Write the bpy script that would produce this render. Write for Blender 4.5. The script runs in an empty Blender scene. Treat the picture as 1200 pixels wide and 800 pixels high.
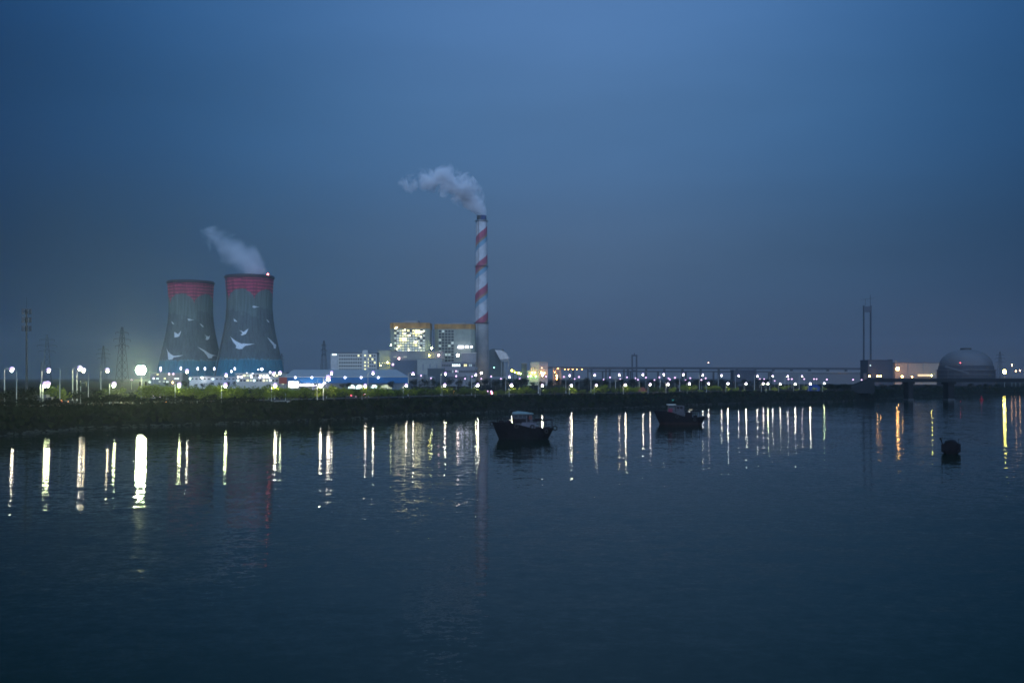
import bpy, bmesh, math, random
from mathutils import Vector, Matrix
R = math.radians
F = 1167.0          # focal length in photo pixels (1200 wide)
HZ = 442.0          # horizon row of the photo
CH = 15.0           # camera height above the water
sc = bpy.context.scene

# ------------------------------------------------------------------ camera
cd = bpy.data.cameras.new('camera'); cam = bpy.data.objects.new('camera', cd)
sc.collection.objects.link(cam); sc.camera = cam
cd.lens = 35.0; cd.sensor_width = 36.0; cd.sensor_fit = 'HORIZONTAL'
cd.shift_y = 42.0 / 1200.0
cd.clip_start = 0.5; cd.clip_end = 40000
cam.location = (0, 0, CH); cam.rotation_euler = (R(90), 0, 0)

# ------------------------------------------------------------------ sky, dusk
w = bpy.data.worlds.new('World'); sc.world = w; w.use_nodes = True
nt = w.node_tree; nt.nodes.clear()
def N(t, **k):
    n = nt.nodes.new(t)
    for a, b in k.items(): setattr(n, a, b)
    return n
def L(a, b): nt.links.new(a, b)
def M(op, a, b=None, clamp=False):
    n = nt.nodes.new('ShaderNodeMath'); n.operation = op; n.use_clamp = clamp
    for i, v in enumerate((a, b)):
        if v is None: continue
        if isinstance(v, (int, float)): n.inputs[i].default_value = v
        else: nt.links.new(v, n.inputs[i])
    return n.outputs[0]
out = N('ShaderNodeOutputWorld'); bg = N('ShaderNodeBackground'); tc = N('ShaderNodeTexCoord'); sx = N('ShaderNodeSeparateXYZ')
L(tc.outputs['Generated'], sx.inputs[0])
ramp = N('ShaderNodeValToRGB'); cr = ramp.color_ramp; cr.interpolation = 'EASE'
SKY = [(0.00, (.078, .100, .150)), (0.10, (.070, .124, .216)), (0.24, (.074, .170, .345)), (0.36, (.086, .200, .430)), (0.60, (.16, .30, .56)), (1.0, (.20, .36, .62))]
while len(cr.elements) < len(SKY): cr.elements.new(0.5)
for e, (p, c) in zip(cr.elements, SKY): e.position = p; e.color = (*c, 1)
L(M('MAXIMUM', sx.outputs[2], 0.0), ramp.inputs[0])
# the sky is brightest ahead and a little right, deeper blue to the sides; afterglow behind the camera
dx = M('SUBTRACT', sx.outputs[0], 0.05)
q = M('MULTIPLY', M('MULTIPLY', dx, dx), -5.6)
side = M('POWER', math.e, q)                                   # 1 ahead, about 0.35 at the frame's sides
back = M('MULTIPLY', M('MAXIMUM', M('MULTIPLY', sx.outputs[1], -1.0), 0.0), 3.4)
high = M('MULTIPLY', M('MAXIMUM', M('SUBTRACT', sx.outputs[2], 0.45), 0.0), 0.5)
fac = M('ADD', M('ADD', side, back), high)
tint = nt.nodes.new('ShaderNodeCombineXYZ')                    # deeper blue towards the sides
L(M('POWER', side, 1.75), tint.inputs[0]); L(M('POWER', side, 1.05), tint.inputs[1]); L(M('POWER', side, .80), tint.inputs[2])
add2 = nt.nodes.new('ShaderNodeVectorMath'); add2.operation = 'ADD'; L(tint.outputs[0], add2.inputs[0])
cb = nt.nodes.new('ShaderNodeCombineXYZ'); bh = M('ADD', back, high)
for i in range(3): L(bh, cb.inputs[i])
L(cb.outputs[0], add2.inputs[1])
vm = N('ShaderNodeVectorMath', operation='MULTIPLY'); L(ramp.outputs[0], vm.inputs[0]); L(add2.outputs[0], vm.inputs[1])
sky = N('ShaderNodeTexSky'); sky.sky_type = 'NISHITA'; sky.sun_disc = False
sky.sun_elevation = R(1.0); sky.sun_rotation = R(180); sky.air_density = 1.5; sky.dust_density = 2.0; sky.ozone_density = 3.0
sv = N('ShaderNodeVectorMath', operation='SCALE'); L(sky.outputs[0], sv.inputs[0]); sv.inputs['Scale'].default_value = 0.004
ad = N('ShaderNodeVectorMath', operation='ADD'); L(vm.outputs[0], ad.inputs[0]); L(sv.outputs[0], ad.inputs[1])
# town glow low on the right, and a faint unevenness of the haze layers
gx = M('MULTIPLY', M('SUBTRACT', sx.outputs[0], 0.40), M('SUBTRACT', sx.outputs[0], 0.40))
gl = M('MULTIPLY', M('POWER', math.e, M('MULTIPLY', gx, -28.0)), M('POWER', math.e, M('MULTIPLY', M('MAXIMUM', sx.outputs[2], 0.0), -22.0)))
gc = N('ShaderNodeVectorMath', operation='SCALE'); gc.inputs[0].default_value = (.052, .022, .004); L(gl, gc.inputs['Scale'])
ag = N('ShaderNodeVectorMath', operation='ADD'); L(ad.outputs[0], ag.inputs[0]); L(gc.outputs[0], ag.inputs[1])
mpw = N('ShaderNodeMapping'); mpw.inputs['Scale'].default_value = (1.6, 1.6, 7.0); L(tc.outputs['Generated'], mpw.inputs[0])
nw = N('ShaderNodeTexNoise'); nw.inputs['Scale'].default_value = 1.7; nw.inputs['Detail'].default_value = 5; L(mpw.outputs[0], nw.inputs[0])
aw = N('ShaderNodeVectorMath', operation='SCALE'); L(ag.outputs[0], aw.inputs[0]); L(M('ADD', M('MULTIPLY', M('SUBTRACT', nw.outputs[0], .5), .34), 1.0), aw.inputs['Scale'])
L(aw.outputs[0], bg.inputs[0]); bg.inputs[1].default_value = 1.07; L(bg.outputs[0], out.inputs[0])

sl = bpy.data.lights.new('sun', 'SUN'); sl.energy = 0.5; sl.angle = R(25); sl.color = (1.0, .92, .88)
so = bpy.data.objects.new('sun', sl); sc.collection.objects.link(so); so.rotation_euler = (R(72), 0, R(-10))

vs = sc.view_settings; vs.view_transform = 'Standard'; vs.look = 'None'; vs.gamma = 1; vs.exposure = 0.0
sc.display_settings.display_device = 'sRGB'
cy = sc.cycles
cy.max_bounces = 5; cy.diffuse_bounces = 2; cy.glossy_bounces = 3; cy.transmission_bounces = 3; cy.volume_bounces = 4
cy.transparent_max_bounces = 8; cy.use_light_tree = True; cy.sample_clamp_indirect = 3.0; cy.sample_clamp_direct = 0.0; cy.use_adaptive_sampling = False
cy.use_denoising = True; cy.denoiser = 'OPENIMAGEDENOISE'; cy.denoising_prefilter = 'ACCURATE'; cy.denoising_input_passes = 'RGB_ALBEDO_NORMAL'; cy.caustics_reflective = True; cy.volume_max_steps = 256
sc.render.film_transparent = False
cy.pixel_filter_type = 'BLACKMAN_HARRIS'; cy.filter_width = 1.6

rnd = random.Random(7)

# ------------------------------------------------------------------ materials
MATS = {}
def mat(name, col, rough=.7, var=.15, scale=.6, metal=0.0, emit=None, es=0.0, spec=.3):
    if name in MATS: return MATS[name]
    m = bpy.data.materials.new(name); m.use_nodes = True; t = m.node_tree; b = t.nodes['Principled BSDF']
    b.inputs['Roughness'].default_value = rough; b.inputs['Metallic'].default_value = metal
    b.inputs['Specular IOR Level'].default_value = spec
    if emit:
        b.inputs['Base Color'].default_value = (*[min(1, c) for c in col], 1)
        b.inputs['Emission Color'].default_value = (*emit, 1); b.inputs['Emission Strength'].default_value = es
    else:
        tcn = t.nodes.new('ShaderNodeTexCoord'); no = t.nodes.new('ShaderNodeTexNoise'); no.inputs['Scale'].default_value = scale
        no.inputs['Detail'].default_value = 6; t.links.new(tcn.outputs['Object'], no.inputs[0])
        mr = t.nodes.new('ShaderNodeMapRange'); mr.inputs[1].default_value = .3; mr.inputs[2].default_value = .7
        mr.inputs[3].default_value = 1 - var; mr.inputs[4].default_value = 1 + var
        t.links.new(no.outputs[0], mr.inputs[0])
        sc_ = t.nodes.new('ShaderNodeVectorMath'); sc_.operation = 'SCALE'; sc_.inputs[0].default_value = col
        t.links.new(mr.outputs[0], sc_.inputs['Scale']); t.links.new(sc_.outputs[0], b.inputs['Base Color'])
    MATS[name] = m; return m
def glow(name, col, s): return mat(name, (.8, .8, .8), .5, emit=col, es=s)

G_TALL = glow('lamp_light_tall', (1.0, .93, .66), 170)
G_LOW = glow('lamp_light_low', (1.0, .93, .66), 230)
G_FRINGE = glow('lamp_fringe_violet', (.80, .42, 1.0), 1.1)  # violet lens fringe round the lamps, made as a glowing ball
G_FAR = glow('lamp_light_far', (1.0, .55, 1.0), 2.6)
G_WHITE = glow('lamp_light_white', (1.0, .98, .9), 110)
G_FLOOD = glow('floodlight_light', (.90, 1.0, .50), 2900)
G_ORANGE = glow('lamp_light_orange', (1.0, .48, .12), 75)
G_YELLOW = glow('lamp_light_yellow', (1.0, .85, .15), 90)
G_GREEN = glow('lamp_light_green', (.35, 1.0, .15), 60)
G_RED = glow('lamp_light_red', (1.0, .08, .1), 30)
G_WARN = glow('warning_light_red', (1.0, .16, .16), 16)
G_BLUEW = glow('lamp_light_bluewhite', (.82, .80, 1.0), 6)
W_HOT = glow('window_light_hot', (1.0, .86, .15), 1.5)
W_MID = glow('window_light_mid', (.82, .80, .10), .6)
W_DIM = glow('window_light_dim', (.60, .74, .12), .20)
W_COOL = glow('window_light_cool', (.75, .95, .85), 2.5)
GLASS = mat('dark_window_glass', (.02, .03, .035), .15, spec=.6)
POLE = mat('galvanised_pole', (.42, .43, .40), .45, .1)
POLE_D = mat('dark_steel', (.05, .055, .06), .5)
LAMPBODY = mat('lamp_housing', (.3, .3, .3), .4)
BARK = mat('bark', (.09, .07, .05), .9, .3, 3)
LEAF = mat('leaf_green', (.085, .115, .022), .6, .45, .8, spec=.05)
LEAF2 = mat('leaf_lamplit_green', (.19, .235, .028), .6, .4, .8, spec=.05)  # lit copy of the leaf green, lamplight put into its colour
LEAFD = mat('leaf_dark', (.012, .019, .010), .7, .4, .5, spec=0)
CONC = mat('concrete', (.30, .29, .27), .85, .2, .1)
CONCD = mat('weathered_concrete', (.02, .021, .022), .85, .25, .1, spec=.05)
WHITE = mat('white_paint', (.50, .50, .44), .6, .08)
BLUEP = mat('blue_cladding', (.01, .13, .30), .5, .1)
ROOFG = mat('grey_sheet_roof', (.26, .28, .29), .5, .12)
PALEG = mat('pale_green_cladding', (.30, .34, .28), .6, .15, .2)
GREYC = mat('grey_cladding', (.20, .22, .23), .6, .2, .1)
ORANGE = mat('ochre_cladding', (.34, .19, .06), .7, .4, .12)
REDW = mat('red_cladding', (.35, .06, .04), .6)

# ------------------------------------------------------------------ helpers
COL = sc.collection
def obj(name, bm, m, parent=None, loc=None, smooth=False):
    me = bpy.data.meshes.new(name); bmesh.ops.recalc_face_normals(bm, faces=bm.faces[:]); bm.to_mesh(me); bm.free()
    ms = m if isinstance(m, (list, tuple)) else [m]
    for q in ms: me.materials.append(q)
    if smooth:
        for p in me.polygons: p.use_smooth = True
    o = bpy.data.objects.new(name, me); COL.objects.link(o)
    if parent: o.parent = parent
    if loc: o.location = loc
    return o
def tag(o, label, cat, group=None):
    o['label'] = label; o['category'] = cat
    if group: o['group'] = group
    return o
def thing(name, label, cat, loc=(0, 0, 0), rz=0, group=None, s=1):
    o = bpy.data.objects.new(name, None); COL.objects.link(o); o.empty_display_size = .5
    o.location = loc; o.rotation_euler = (0, 0, rz); o.scale = (s, s, s)
    return tag(o, label, cat, group)
def kind(o, k): o['kind'] = k; return o
def dup(root, loc, label=None, rz=None, s=None, group=None):
    def cp(o, par):
        c = o.copy(); COL.objects.link(c)
        if par: c.parent = par
        for ch in list(KIDS.get(o.name, ())): cp(ch, c)
        return c
    build_kids()
    r = cp(root, None); r.location = loc
    if label: r['label'] = label
    if group: r['group'] = group
    if rz is not None: r.rotation_euler = (0, 0, rz)
    if s is not None: r.scale = (s, s, s) if isinstance(s, (int, float)) else s
    return r
KIDS = {}
def build_kids():
    KIDS.clear()
    for o in COL.objects:
        if o.parent: KIDS.setdefault(o.parent.name, []).append(o)
def box(bm, x0, x1, y0, y1, z0, z1, mi=0):
    v = [bm.verts.new(p) for p in ((x0,y0,z0),(x1,y0,z0),(x1,y1,z0),(x0,y1,z0),(x0,y0,z1),(x1,y0,z1),(x1,y1,z1),(x0,y1,z1))]
    for f in ((0,3,2,1),(4,5,6,7),(0,1,5,4),(1,2,6,5),(2,3,7,6),(3,0,4,7)):
        q = bm.faces.new([v[i] for i in f]); q.material_index = mi
def bar(bm, a, b, r0, r1=None, n=6, caps=True, mi=0):
    a = Vector(a); b = Vector(b); r1 = r0 if r1 is None else r1
    d = (b - a).normalized(); u = d.orthogonal().normalized(); v = d.cross(u)
    A = []; B = []
    for i in range(n):
        t = 2 * math.pi * i / n; q = u * math.cos(t) + v * math.sin(t)
        A.append(bm.verts.new(a + q * r0)); B.append(bm.verts.new(b + q * r1))
    for i in range(n):
        f = bm.faces.new((A[i], A[(i+1) % n], B[(i+1) % n], B[i])); f.material_index = mi
    if caps:
        bm.faces.new(A[::-1]).material_index = mi; bm.faces.new(B).material_index = mi
def ball(bm, c, r, sub=1, sz=1.0):
    m = Matrix.Translation(c) @ Matrix.Diagonal((r, r, r * sz, 1))
    bmesh.ops.create_icosphere(bm, subdivisions=sub, radius=1, matrix=m)
def lathe(bm, prof, n=48, c=(0, 0), caps=False, mi=0):
    rings = []
    for r, z in prof:
        rings.append([bm.verts.new((c[0] + r*math.cos(2*math.pi*i/n), c[1] + r*math.sin(2*math.pi*i/n), z)) for i in range(n)])
    for a, b in zip(rings, rings[1:]):
        for i in range(n): bm.faces.new((a[i], a[(i+1)%n], b[(i+1)%n], b[i])).material_index = mi
    if caps: bm.faces.new(rings[0][::-1]); bm.faces.new(rings[-1])
def prism(bm, poly, z0, z1):
    a = [bm.verts.new((x, y, z0)) for x, y in poly]; b = [bm.verts.new((x, y, z1)) for x, y in poly]
    n = len(poly)
    for i in range(n): bm.faces.new((a[i], a[(i+1)%n], b[(i+1)%n], b[i]))
    bm.faces.new(a[::-1]); bm.faces.new(b)
def mk(fn, *a, **k):
    bm = bmesh.new(); fn(bm, *a, **k); return bm
def X(px, Y): return (px - 600.0) / F * Y
def Z(py, Y): return CH + (HZ - py) / F * Y

# ------------------------------------------------------------------ shoreline and ground
SH = [(-2600, 120), (-900, 150), (-200, 205), (0, 254), (100, 287), (200, 307), (330, 330), (440, 365), (500, 398), (600, 438), (740, 486),
      (860, 565), (980, 604), (1060, 729), (1200, 875), (1400, 1000), (2600, 1250)]
def shore(px):
    for (a, ya), (b, yb) in zip(SH, SH[1:]):
        if px <= b: return ya + (yb - ya) * max(0, (px - a)) / (b - a)
    return SH[-1][1]
PROF = [(-14, -2.5), (0, -.05), (1.5, .35), (4, .7), (9, 2.6), (14, 4.6), (18, 5.5), (24, 5.6), (40, 5.2), (70, 5.0), (160, 4.8), (400, 4.8), (900, 4.8), (2000, 4.8), (4000, 4.8), (7200, 4.8)]
def ground_z(px, Y):
    o = Y - shore(px)
    for (a, za), (b, zb) in zip(PROF, PROF[1:]):
        if o <= b: return za + (zb - za) * (o - a) / (b - a)
    return 4.8
def build_ground():
    bm = bmesh.new(); rows = []
    pxs = [-2600, -1800, -1200, -900, -600, -400, -200] + list(range(-150, 1400, 6)) + [1500, 1700, 2000, 2300, 2600]
    r = random.Random(3)
    for px in pxs:
        Ys = shore(px) + r.uniform(-1.3, 1.3); col = []
        for i, (o, z) in enumerate(PROF):
            Y = Ys + o + (r.uniform(-1, 1) if 1 < i < 7 else 0)
            x = max(-6800, min(6800, X(px, Y)))
            zz = z + (r.uniform(-.35, .35) if 2 < i < 9 else 0)
            col.append(bm.verts.new((x, Y, zz)))
        rows.append(col)
    for a, b in zip(rows, rows[1:]):
        for i in range(len(PROF) - 1):
            bm.faces.new((a[i], b[i], b[i+1], a[i+1]))
    m = mat('bank_soil_and_grass', (.011, .013, .010), .95, .6, .3, spec=0)
    return kind(obj('ground', bm, m, smooth=True), 'structure')
build_ground()

wm = bpy.data.materials.new('river_water'); wm.use_nodes = True; t = wm.node_tree; b = t.nodes['Principled BSDF']
b.inputs['Base Color'].default_value = (.003, .014, .008, 1); b.inputs['Roughness'].default_value = .032; b.inputs['IOR'].default_value = 1.145
b.inputs['Specular IOR Level'].default_value = .5
tcn = t.nodes.new('ShaderNodeTexCoord'); acc = None
for scale, amp, mp in ((.09, .020, (.6, 1.6, 1)), (.34, .050, (1, 1.6, 1)), (1.1, .075, (1, 1.4, 1)), (3.8, .062, (1, 1.2, 1))):
    mpn = t.nodes.new('ShaderNodeMapping'); mpn.inputs['Scale'].default_value = mp; t.links.new(tcn.outputs['Object'], mpn.inputs[0])
    no = t.nodes.new('ShaderNodeTexNoise'); no.inputs['Scale'].default_value = scale; no.inputs['Detail'].default_value = 3
    t.links.new(mpn.outputs[0], no.inputs[0])
    s_ = t.nodes.new('ShaderNodeVectorMath'); s_.operation = 'SUBTRACT'; s_.inputs[1].default_value = (.5, .5, .5); t.links.new(no.outputs['Color'], s_.inputs[0])
    k_ = t.nodes.new('ShaderNodeVectorMath'); k_.operation = 'MULTIPLY'; k_.inputs[1].default_value = (amp * .52, amp * 1.7, 0); t.links.new(s_.outputs[0], k_.inputs[0])
    if acc is None: acc = k_.outputs[0]
    else:
        a_ = t.nodes.new('ShaderNodeVectorMath'); a_.operation = 'ADD'; t.links.new(acc, a_.inputs[0]); t.links.new(k_.outputs[0], a_.inputs[1]); acc = a_.outputs[0]
pn = t.nodes.new('ShaderNodeTexNoise'); pn.inputs['Scale'].default_value = .016; pn.inputs['Detail'].default_value = 3; t.links.new(tcn.outputs['Object'], pn.inputs[0])
pr_ = t.nodes.new('ShaderNodeMapRange'); pr_.inputs[1].default_value = .35; pr_.inputs[2].default_value = .65; pr_.inputs[3].default_value = .55; pr_.inputs[4].default_value = 1.3; t.links.new(pn.outputs[0], pr_.inputs[0])
ps = t.nodes.new('ShaderNodeVectorMath'); ps.operation = 'SCALE'; t.links.new(acc, ps.inputs[0]); t.links.new(pr_.outputs[0], ps.inputs['Scale']); acc = ps.outputs[0]
a_ = t.nodes.new('ShaderNodeVectorMath'); a_.operation = 'ADD'; t.links.new(acc, a_.inputs[0]); a_.inputs[1].default_value = (0, 0, 1)
n_ = t.nodes.new('ShaderNodeVectorMath'); n_.operation = 'NORMALIZE'; t.links.new(a_.outputs[0], n_.inputs[0]); t.links.new(n_.outputs[0], b.inputs['Normal'])
bm = bmesh.new(); vv = [bm.verts.new(p) for p in ((-6800, -260, 0), (6800, -260, 0), (6800, 1700, 0), (-6800, 1700, 0))]; bm.faces.new(vv)
kind(obj('water', bm, wm), 'structure')

# roads behind the levee: a strip of asphalt following the lamps
def strip(name, k0, k1, o0, o1, dz, m, pxs):
    bm = bmesh.new(); pr = None
    for px in pxs:
        c = []
        for k, o in ((k0, o0), (k1, o1)):
            Y = shore(px) * k + o; c.append(bm.verts.new((X(px, Y), Y, 5.25 + dz)))
        if pr: bm.faces.new((pr[0], c[0], c[1], pr[1]))
        pr = c
    return kind(obj(name, bm, m), 'structure')
ASPH = mat('asphalt', (.05, .05, .052), .9, .2, .5)
strip('road', 1.30, 1.30, -8, 8, .12, ASPH, range(-200, 1010, 20))
strip('road_edge_line', 1.30, 1.30, -7.6, -7.3, .135, WHITE, range(-200, 1010, 20))
strip('road_edge_line', 1.30, 1.30, 7.3, 7.6, .135, WHITE, range(-200, 1010, 20))

# ------------------------------------------------------------------ haze
bm = mk(box, -6900, 6900, -300, 8300, -4, 330)
hz = kind(obj('haze', bm, None), 'stuff')
hz.data.materials.clear()
hm = bpy.data.materials.new('haze_air'); hm.use_nodes = True; t = hm.node_tree; t.nodes.clear()
o_ = t.nodes.new('ShaderNodeOutputMaterial'); pv = t.nodes.new('ShaderNodeVolumePrincipled')
pv.inputs['Color'].default_value = (.80, .88, .95, 1); pv.inputs['Density'].default_value = .00015; pv.inputs['Anisotropy'].default_value = .72
t.links.new(pv.outputs[0], o_.inputs['Volume']); hz.data.materials.append(hm)
hz['label'] = 'thin evening haze over river and plant'

# ------------------------------------------------------------------ cooling towers
def tower_radius(z):     # above ground level 5
    P = [(5, 46), (24, 41.5), (37, 39), (58, 34.2), (73, 31.1), (89, 28.8), (104, 27.7), (122, 28.0), (136, 28.9), (141, 29.4)]
    for (a, ra), (c, rb) in zip(P, P[1:]):
        if z <= c: return ra + (rb - ra) * max(0, z - a) / (c - a)
    return P[-1][1]
def tower_material():
    m = bpy.data.materials.new('painted_tower_shell'); m.use_nodes = True; t = m.node_tree; b = t.nodes['Principled BSDF']; b.inputs['Roughness'].default_value = .85
    nd = t.nodes; lk = t.links
    def mt(op, a, c=None, clamp=False):
        n = nd.new('ShaderNodeMath'); n.operation = op; n.use_clamp = clamp
        for i, v in enumerate((a, c)):
            if v is None: continue
            if isinstance(v, (int, float)): n.inputs[i].default_value = v
            else: lk.new(v, n.inputs[i])
        return n.outputs[0]
    def mix(f, a, c):
        n = nd.new('ShaderNodeMix'); n.data_type = 'RGBA'; lk.new(f, n.inputs['Factor'])
        for s, v in (('A', a), ('B', c)):
            sk = [i for i in n.inputs if i.name == s and i.type == 'RGBA'][0]
            if isinstance(v, tuple): sk.default_value = (*v, 1)
            else: lk.new(v, sk)
        return [o for o in n.outputs if o.type == 'RGBA'][0]
    tc = nd.new('ShaderNodeTexCoord'); sp = nd.new('ShaderNodeSeparateXYZ'); lk.new(tc.outputs['Object'], sp.inputs[0])
    th = mt('ARCTAN2', sp.outputs[0], mt('MULTIPLY', sp.outputs[1], -1))
    no = nd.new('ShaderNodeTexNoise'); no.inputs['Scale'].default_value = .05; no.inputs['Detail'].default_value = 6; lk.new(tc.outputs['Object'], no.inputs[0])
    nf = nd.new('ShaderNodeTexNoise'); nf.inputs['Scale'].default_value = .35; nf.inputs['Detail'].default_value = 4; lk.new(tc.outputs['Object'], nf.inputs[0])
    z = mt('ADD', sp.outputs[2], 5.0)
    zj = mt('ADD', z, mt('MULTIPLY', mt('SUBTRACT', nf.outputs[0], .5), 5))
    body = mix(mt('GREATER_THAN', mt('ADD', zj, mt('MULTIPLY', no.outputs[0], 60)), 125), (.095, .125, .130), (.125, .175, .165))
    # domed grey-green hills biting into the red band
    dome = mt('POWER', mt('ABSOLUTE', mt('SINE', mt('ADD', mt('MULTIPLY', th, 2.5), -1.16))), .45)
    bound = mt('ADD', mt('MULTIPLY', dome, 13.5), 111.0)
    red = mt('GREATER_THAN', zj, mt('ADD', bound, 0.0))
    wv = nd.new('ShaderNodeTexWave'); wv.bands_direction = 'Z'; wv.inputs['Scale'].default_value = .075; wv.inputs['Distortion'].default_value = 3.0
    wv.inputs['Detail'].default_value = 3; lk.new(tc.outputs['Object'], wv.inputs[0])
    redc = mix(mt('GREATER_THAN', wv.outputs[1], .80), (.52, .065, .12), (.13, .03, .055))
    c = mix(red, body, redc)
    rim = mt('GREATER_THAN', z, 138.3); c = mix(rim, c, (.05, .025, .05))
    edge = mt('ADD', mt('MULTIPLY', nf.outputs[0], 9), 33.0)
    c = mix(mt('LESS_THAN', z, edge), c, mix(mt('GREATER_THAN', z, 36.5), (.035, .20, .27), (.14, .28, .33)))
    st = nd.new('ShaderNodeVectorMath'); st.operation = 'SCALE'; lk.new(c, st.inputs[0])
    mr = nd.new('ShaderNodeMapRange'); mr.inputs[1].default_value = .3; mr.inputs[2].default_value = .7; mr.inputs[3].default_value = .62; mr.inputs[4].default_value = 1.2
    mp = nd.new('ShaderNodeMapping'); mp.inputs['Scale'].default_value = (.5, .5, .03); lk.new(tc.outputs['Object'], mp.inputs[0])
    ns = nd.new('ShaderNodeTexNoise'); ns.inputs['Scale'].default_value = 1.0; lk.new(mp.outputs[0], ns.inputs[0]); lk.new(ns.outputs[0], mr.inputs[0]); lk.new(mr.outputs[0], st.inputs['Scale'])
    lk.new(st.outputs[0], b.inputs['Base Color'])
    return m
TM = tower_material(); DOVE = mat('pale_mural_paint', (.72, .76, .76), .8, .1)
def drape(bm, pts, cpx, Yc):
    b2 = bmesh.new(); f = b2.faces.new([b2.verts.new((p[0], p[1], 0)) for p in pts])
    bmesh.ops.triangulate(b2, faces=[f]); bmesh.ops.subdivide_edges(b2, edges=b2.edges[:], cuts=2, use_grid_fill=True)
    mp = {}
    xc = X(cpx, Yc)
    for v in b2.verts:
        px, py = v.co.x, v.co.y; Y = Yc - 25
        for _ in range(6):
            z = Z(py, Y); r = tower_radius(z); dx = max(-r * .985, min(r * .985, X(px, Y) - xc)); Y = Yc - math.sqrt(r*r - dx*dx)
        k = (r + .35) / r
        mp[v.index] = bm.verts.new((dx * k, (Y - Yc) * k, z - 5)); 
    b2.verts.index_update()
    for f in b2.faces: bm.faces.new([mp[v.index] for v in f.verts])
    b2.free()
def crop(pts): return [(185 + x / 6.953, 315 + y / 6.953) for x, y in pts]
BIG = [(590,540),(612,562),(640,582),(668,596),(682,602),(700,600),(735,603),(790,602),(752,612),(712,620),(697,632),(690,645),(660,648),(634,637),(640,618),(615,590)]
BIG2 = [(888,546),(915,568),(940,590),(962,610),(963,645),(945,642),(940,618),(915,588)]
MID = [(660,488),(685,497),(700,505),(715,492),(738,475),(728,500),(716,522),(700,528),(688,534),(672,528),(690,518),(680,502)]
L1 = [(70,638),(86,668),(106,688),(130,703),(170,700),(208,697),(170,710),(130,716),(118,732),(88,736),(84,718),(98,706),(80,672)]
L2 = [(320,627),(352,642),(388,662),(412,680),(435,690),(484,702),(446,706),(438,722),(408,722),(400,704),(372,668),(345,648)]
L3 = [(135,503),(152,515),(164,524),(178,508),(190,492),(184,518),(174,540),(160,548),(135,550),(156,536),(150,522)]
L4 = [(378,525),(395,538),(410,542),(428,535),(418,562),(400,572),(388,568),(402,556),(392,545)]
def mov(p, dx, dy, s, cx, cy, flip=1): return [(cx + dx + (x - cx) * s * flip, cy + dy + (y - cy) * s) for x, y in p]
L5 = [(240,392),(262,396),(275,402),(296,402),(276,408),(258,412),(246,410),(258,403)]
L6 = [(338,432),(352,440),(364,452),(374,462),(362,463),(350,450)]
L7 = [(112,415),(122,424),(134,440),(124,440),(114,428)]
R3 = [(768,290),(785,286),(800,292),(826,298),(800,300),(788,306),(772,302),(782,297)]
R4 = [(618,392),(630,402),(640,410),(652,420),(638,420),(622,416),(630,408)]
R5 = [(882,398),(894,406),(908,424),(898,426),(888,412)]
def cooling_tower(cpx, Yc, doves, label, extra):
    t = thing('cooling_tower', label, 'cooling tower', (X(cpx, Yc), Yc, 5), 0, 'cooling towers of the power plant'); t.scale = (1, 1, .98)
    prof = [(tower_radius(5 + z), z) for z in [9 + i * 3.3 for i in range(40)] + [135.6]]
    bm = bmesh.new(); lathe(bm, prof, 96); lathe(bm, [(r - .9, z) for r, z in prof], 96)
    lathe(bm, [(29.35, 135.6), (28.5, 135.6)], 96)
    obj('shell', bm, TM, t, smooth=True)
    bm = bmesh.new(); lathe(bm, [(29.3, 134.9), (30.5, 134.9), (30.5, 136.2), (29.3, 136.2)], 96); obj('rim', bm, POLE_D, t)
    for i in range(36):
        a = 2*math.pi*i/36; b_ = 2*math.pi*(i+.5)/36
        bm = bmesh.new()
        for s in (-.5, .5):
            c = 2*math.pi*(i+.5+s)/36
            bar(bm, (46*math.cos(b_), 46*math.sin(b_), -1), (43.6*math.cos(c), 43.6*math.sin(c), 9.5), .5, n=5)
        obj('support_leg', bm, CONC, t)
    bm = mk(lathe, [(47.5, -1), (47.5, 2.2), (46.8, 2.2), (46.8, -1)], 64); obj('basin_wall', bm, CONC, t)
    for p in doves:
        bm = bmesh.new(); drape(bm, crop(p), cpx, Yc); obj('painted_bird', bm, DOVE, t)
    if extra:
        bm = bmesh.new(); a = R(-90 - 52)
        for s in (-1, 1):
            for k in range(20):
                z0 = 12 + k*6.1; z1 = z0 + 6.1; r0 = tower_radius(5+z0) + .8; r1 = tower_radius(5+z1) + .8; aa = a + s*.02
                bar(bm, (r0*math.cos(aa), r0*math.sin(aa), z0), (r1*math.cos(aa), r1*math.sin(aa), z1), .35, n=4)
        obj('ladder', bm, POLE_D, t)
    return t
t1 = cooling_tower(223.5, 1300, [L1, L2, L3, L4, L5, L6, L7], 'left cooling tower with red top band and white birds, steamless and farther', False)
t2 = cooling_tower(292.3, 1230, [BIG, BIG2, MID, R3, R4, R5], 'right cooling tower with red top band, steaming, red warning light on rim', True)
wl = obj('warning_light', mk(ball, (25.6, -12, 138.4), 1.15, 2, 1.4), G_WARN, t2)

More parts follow.
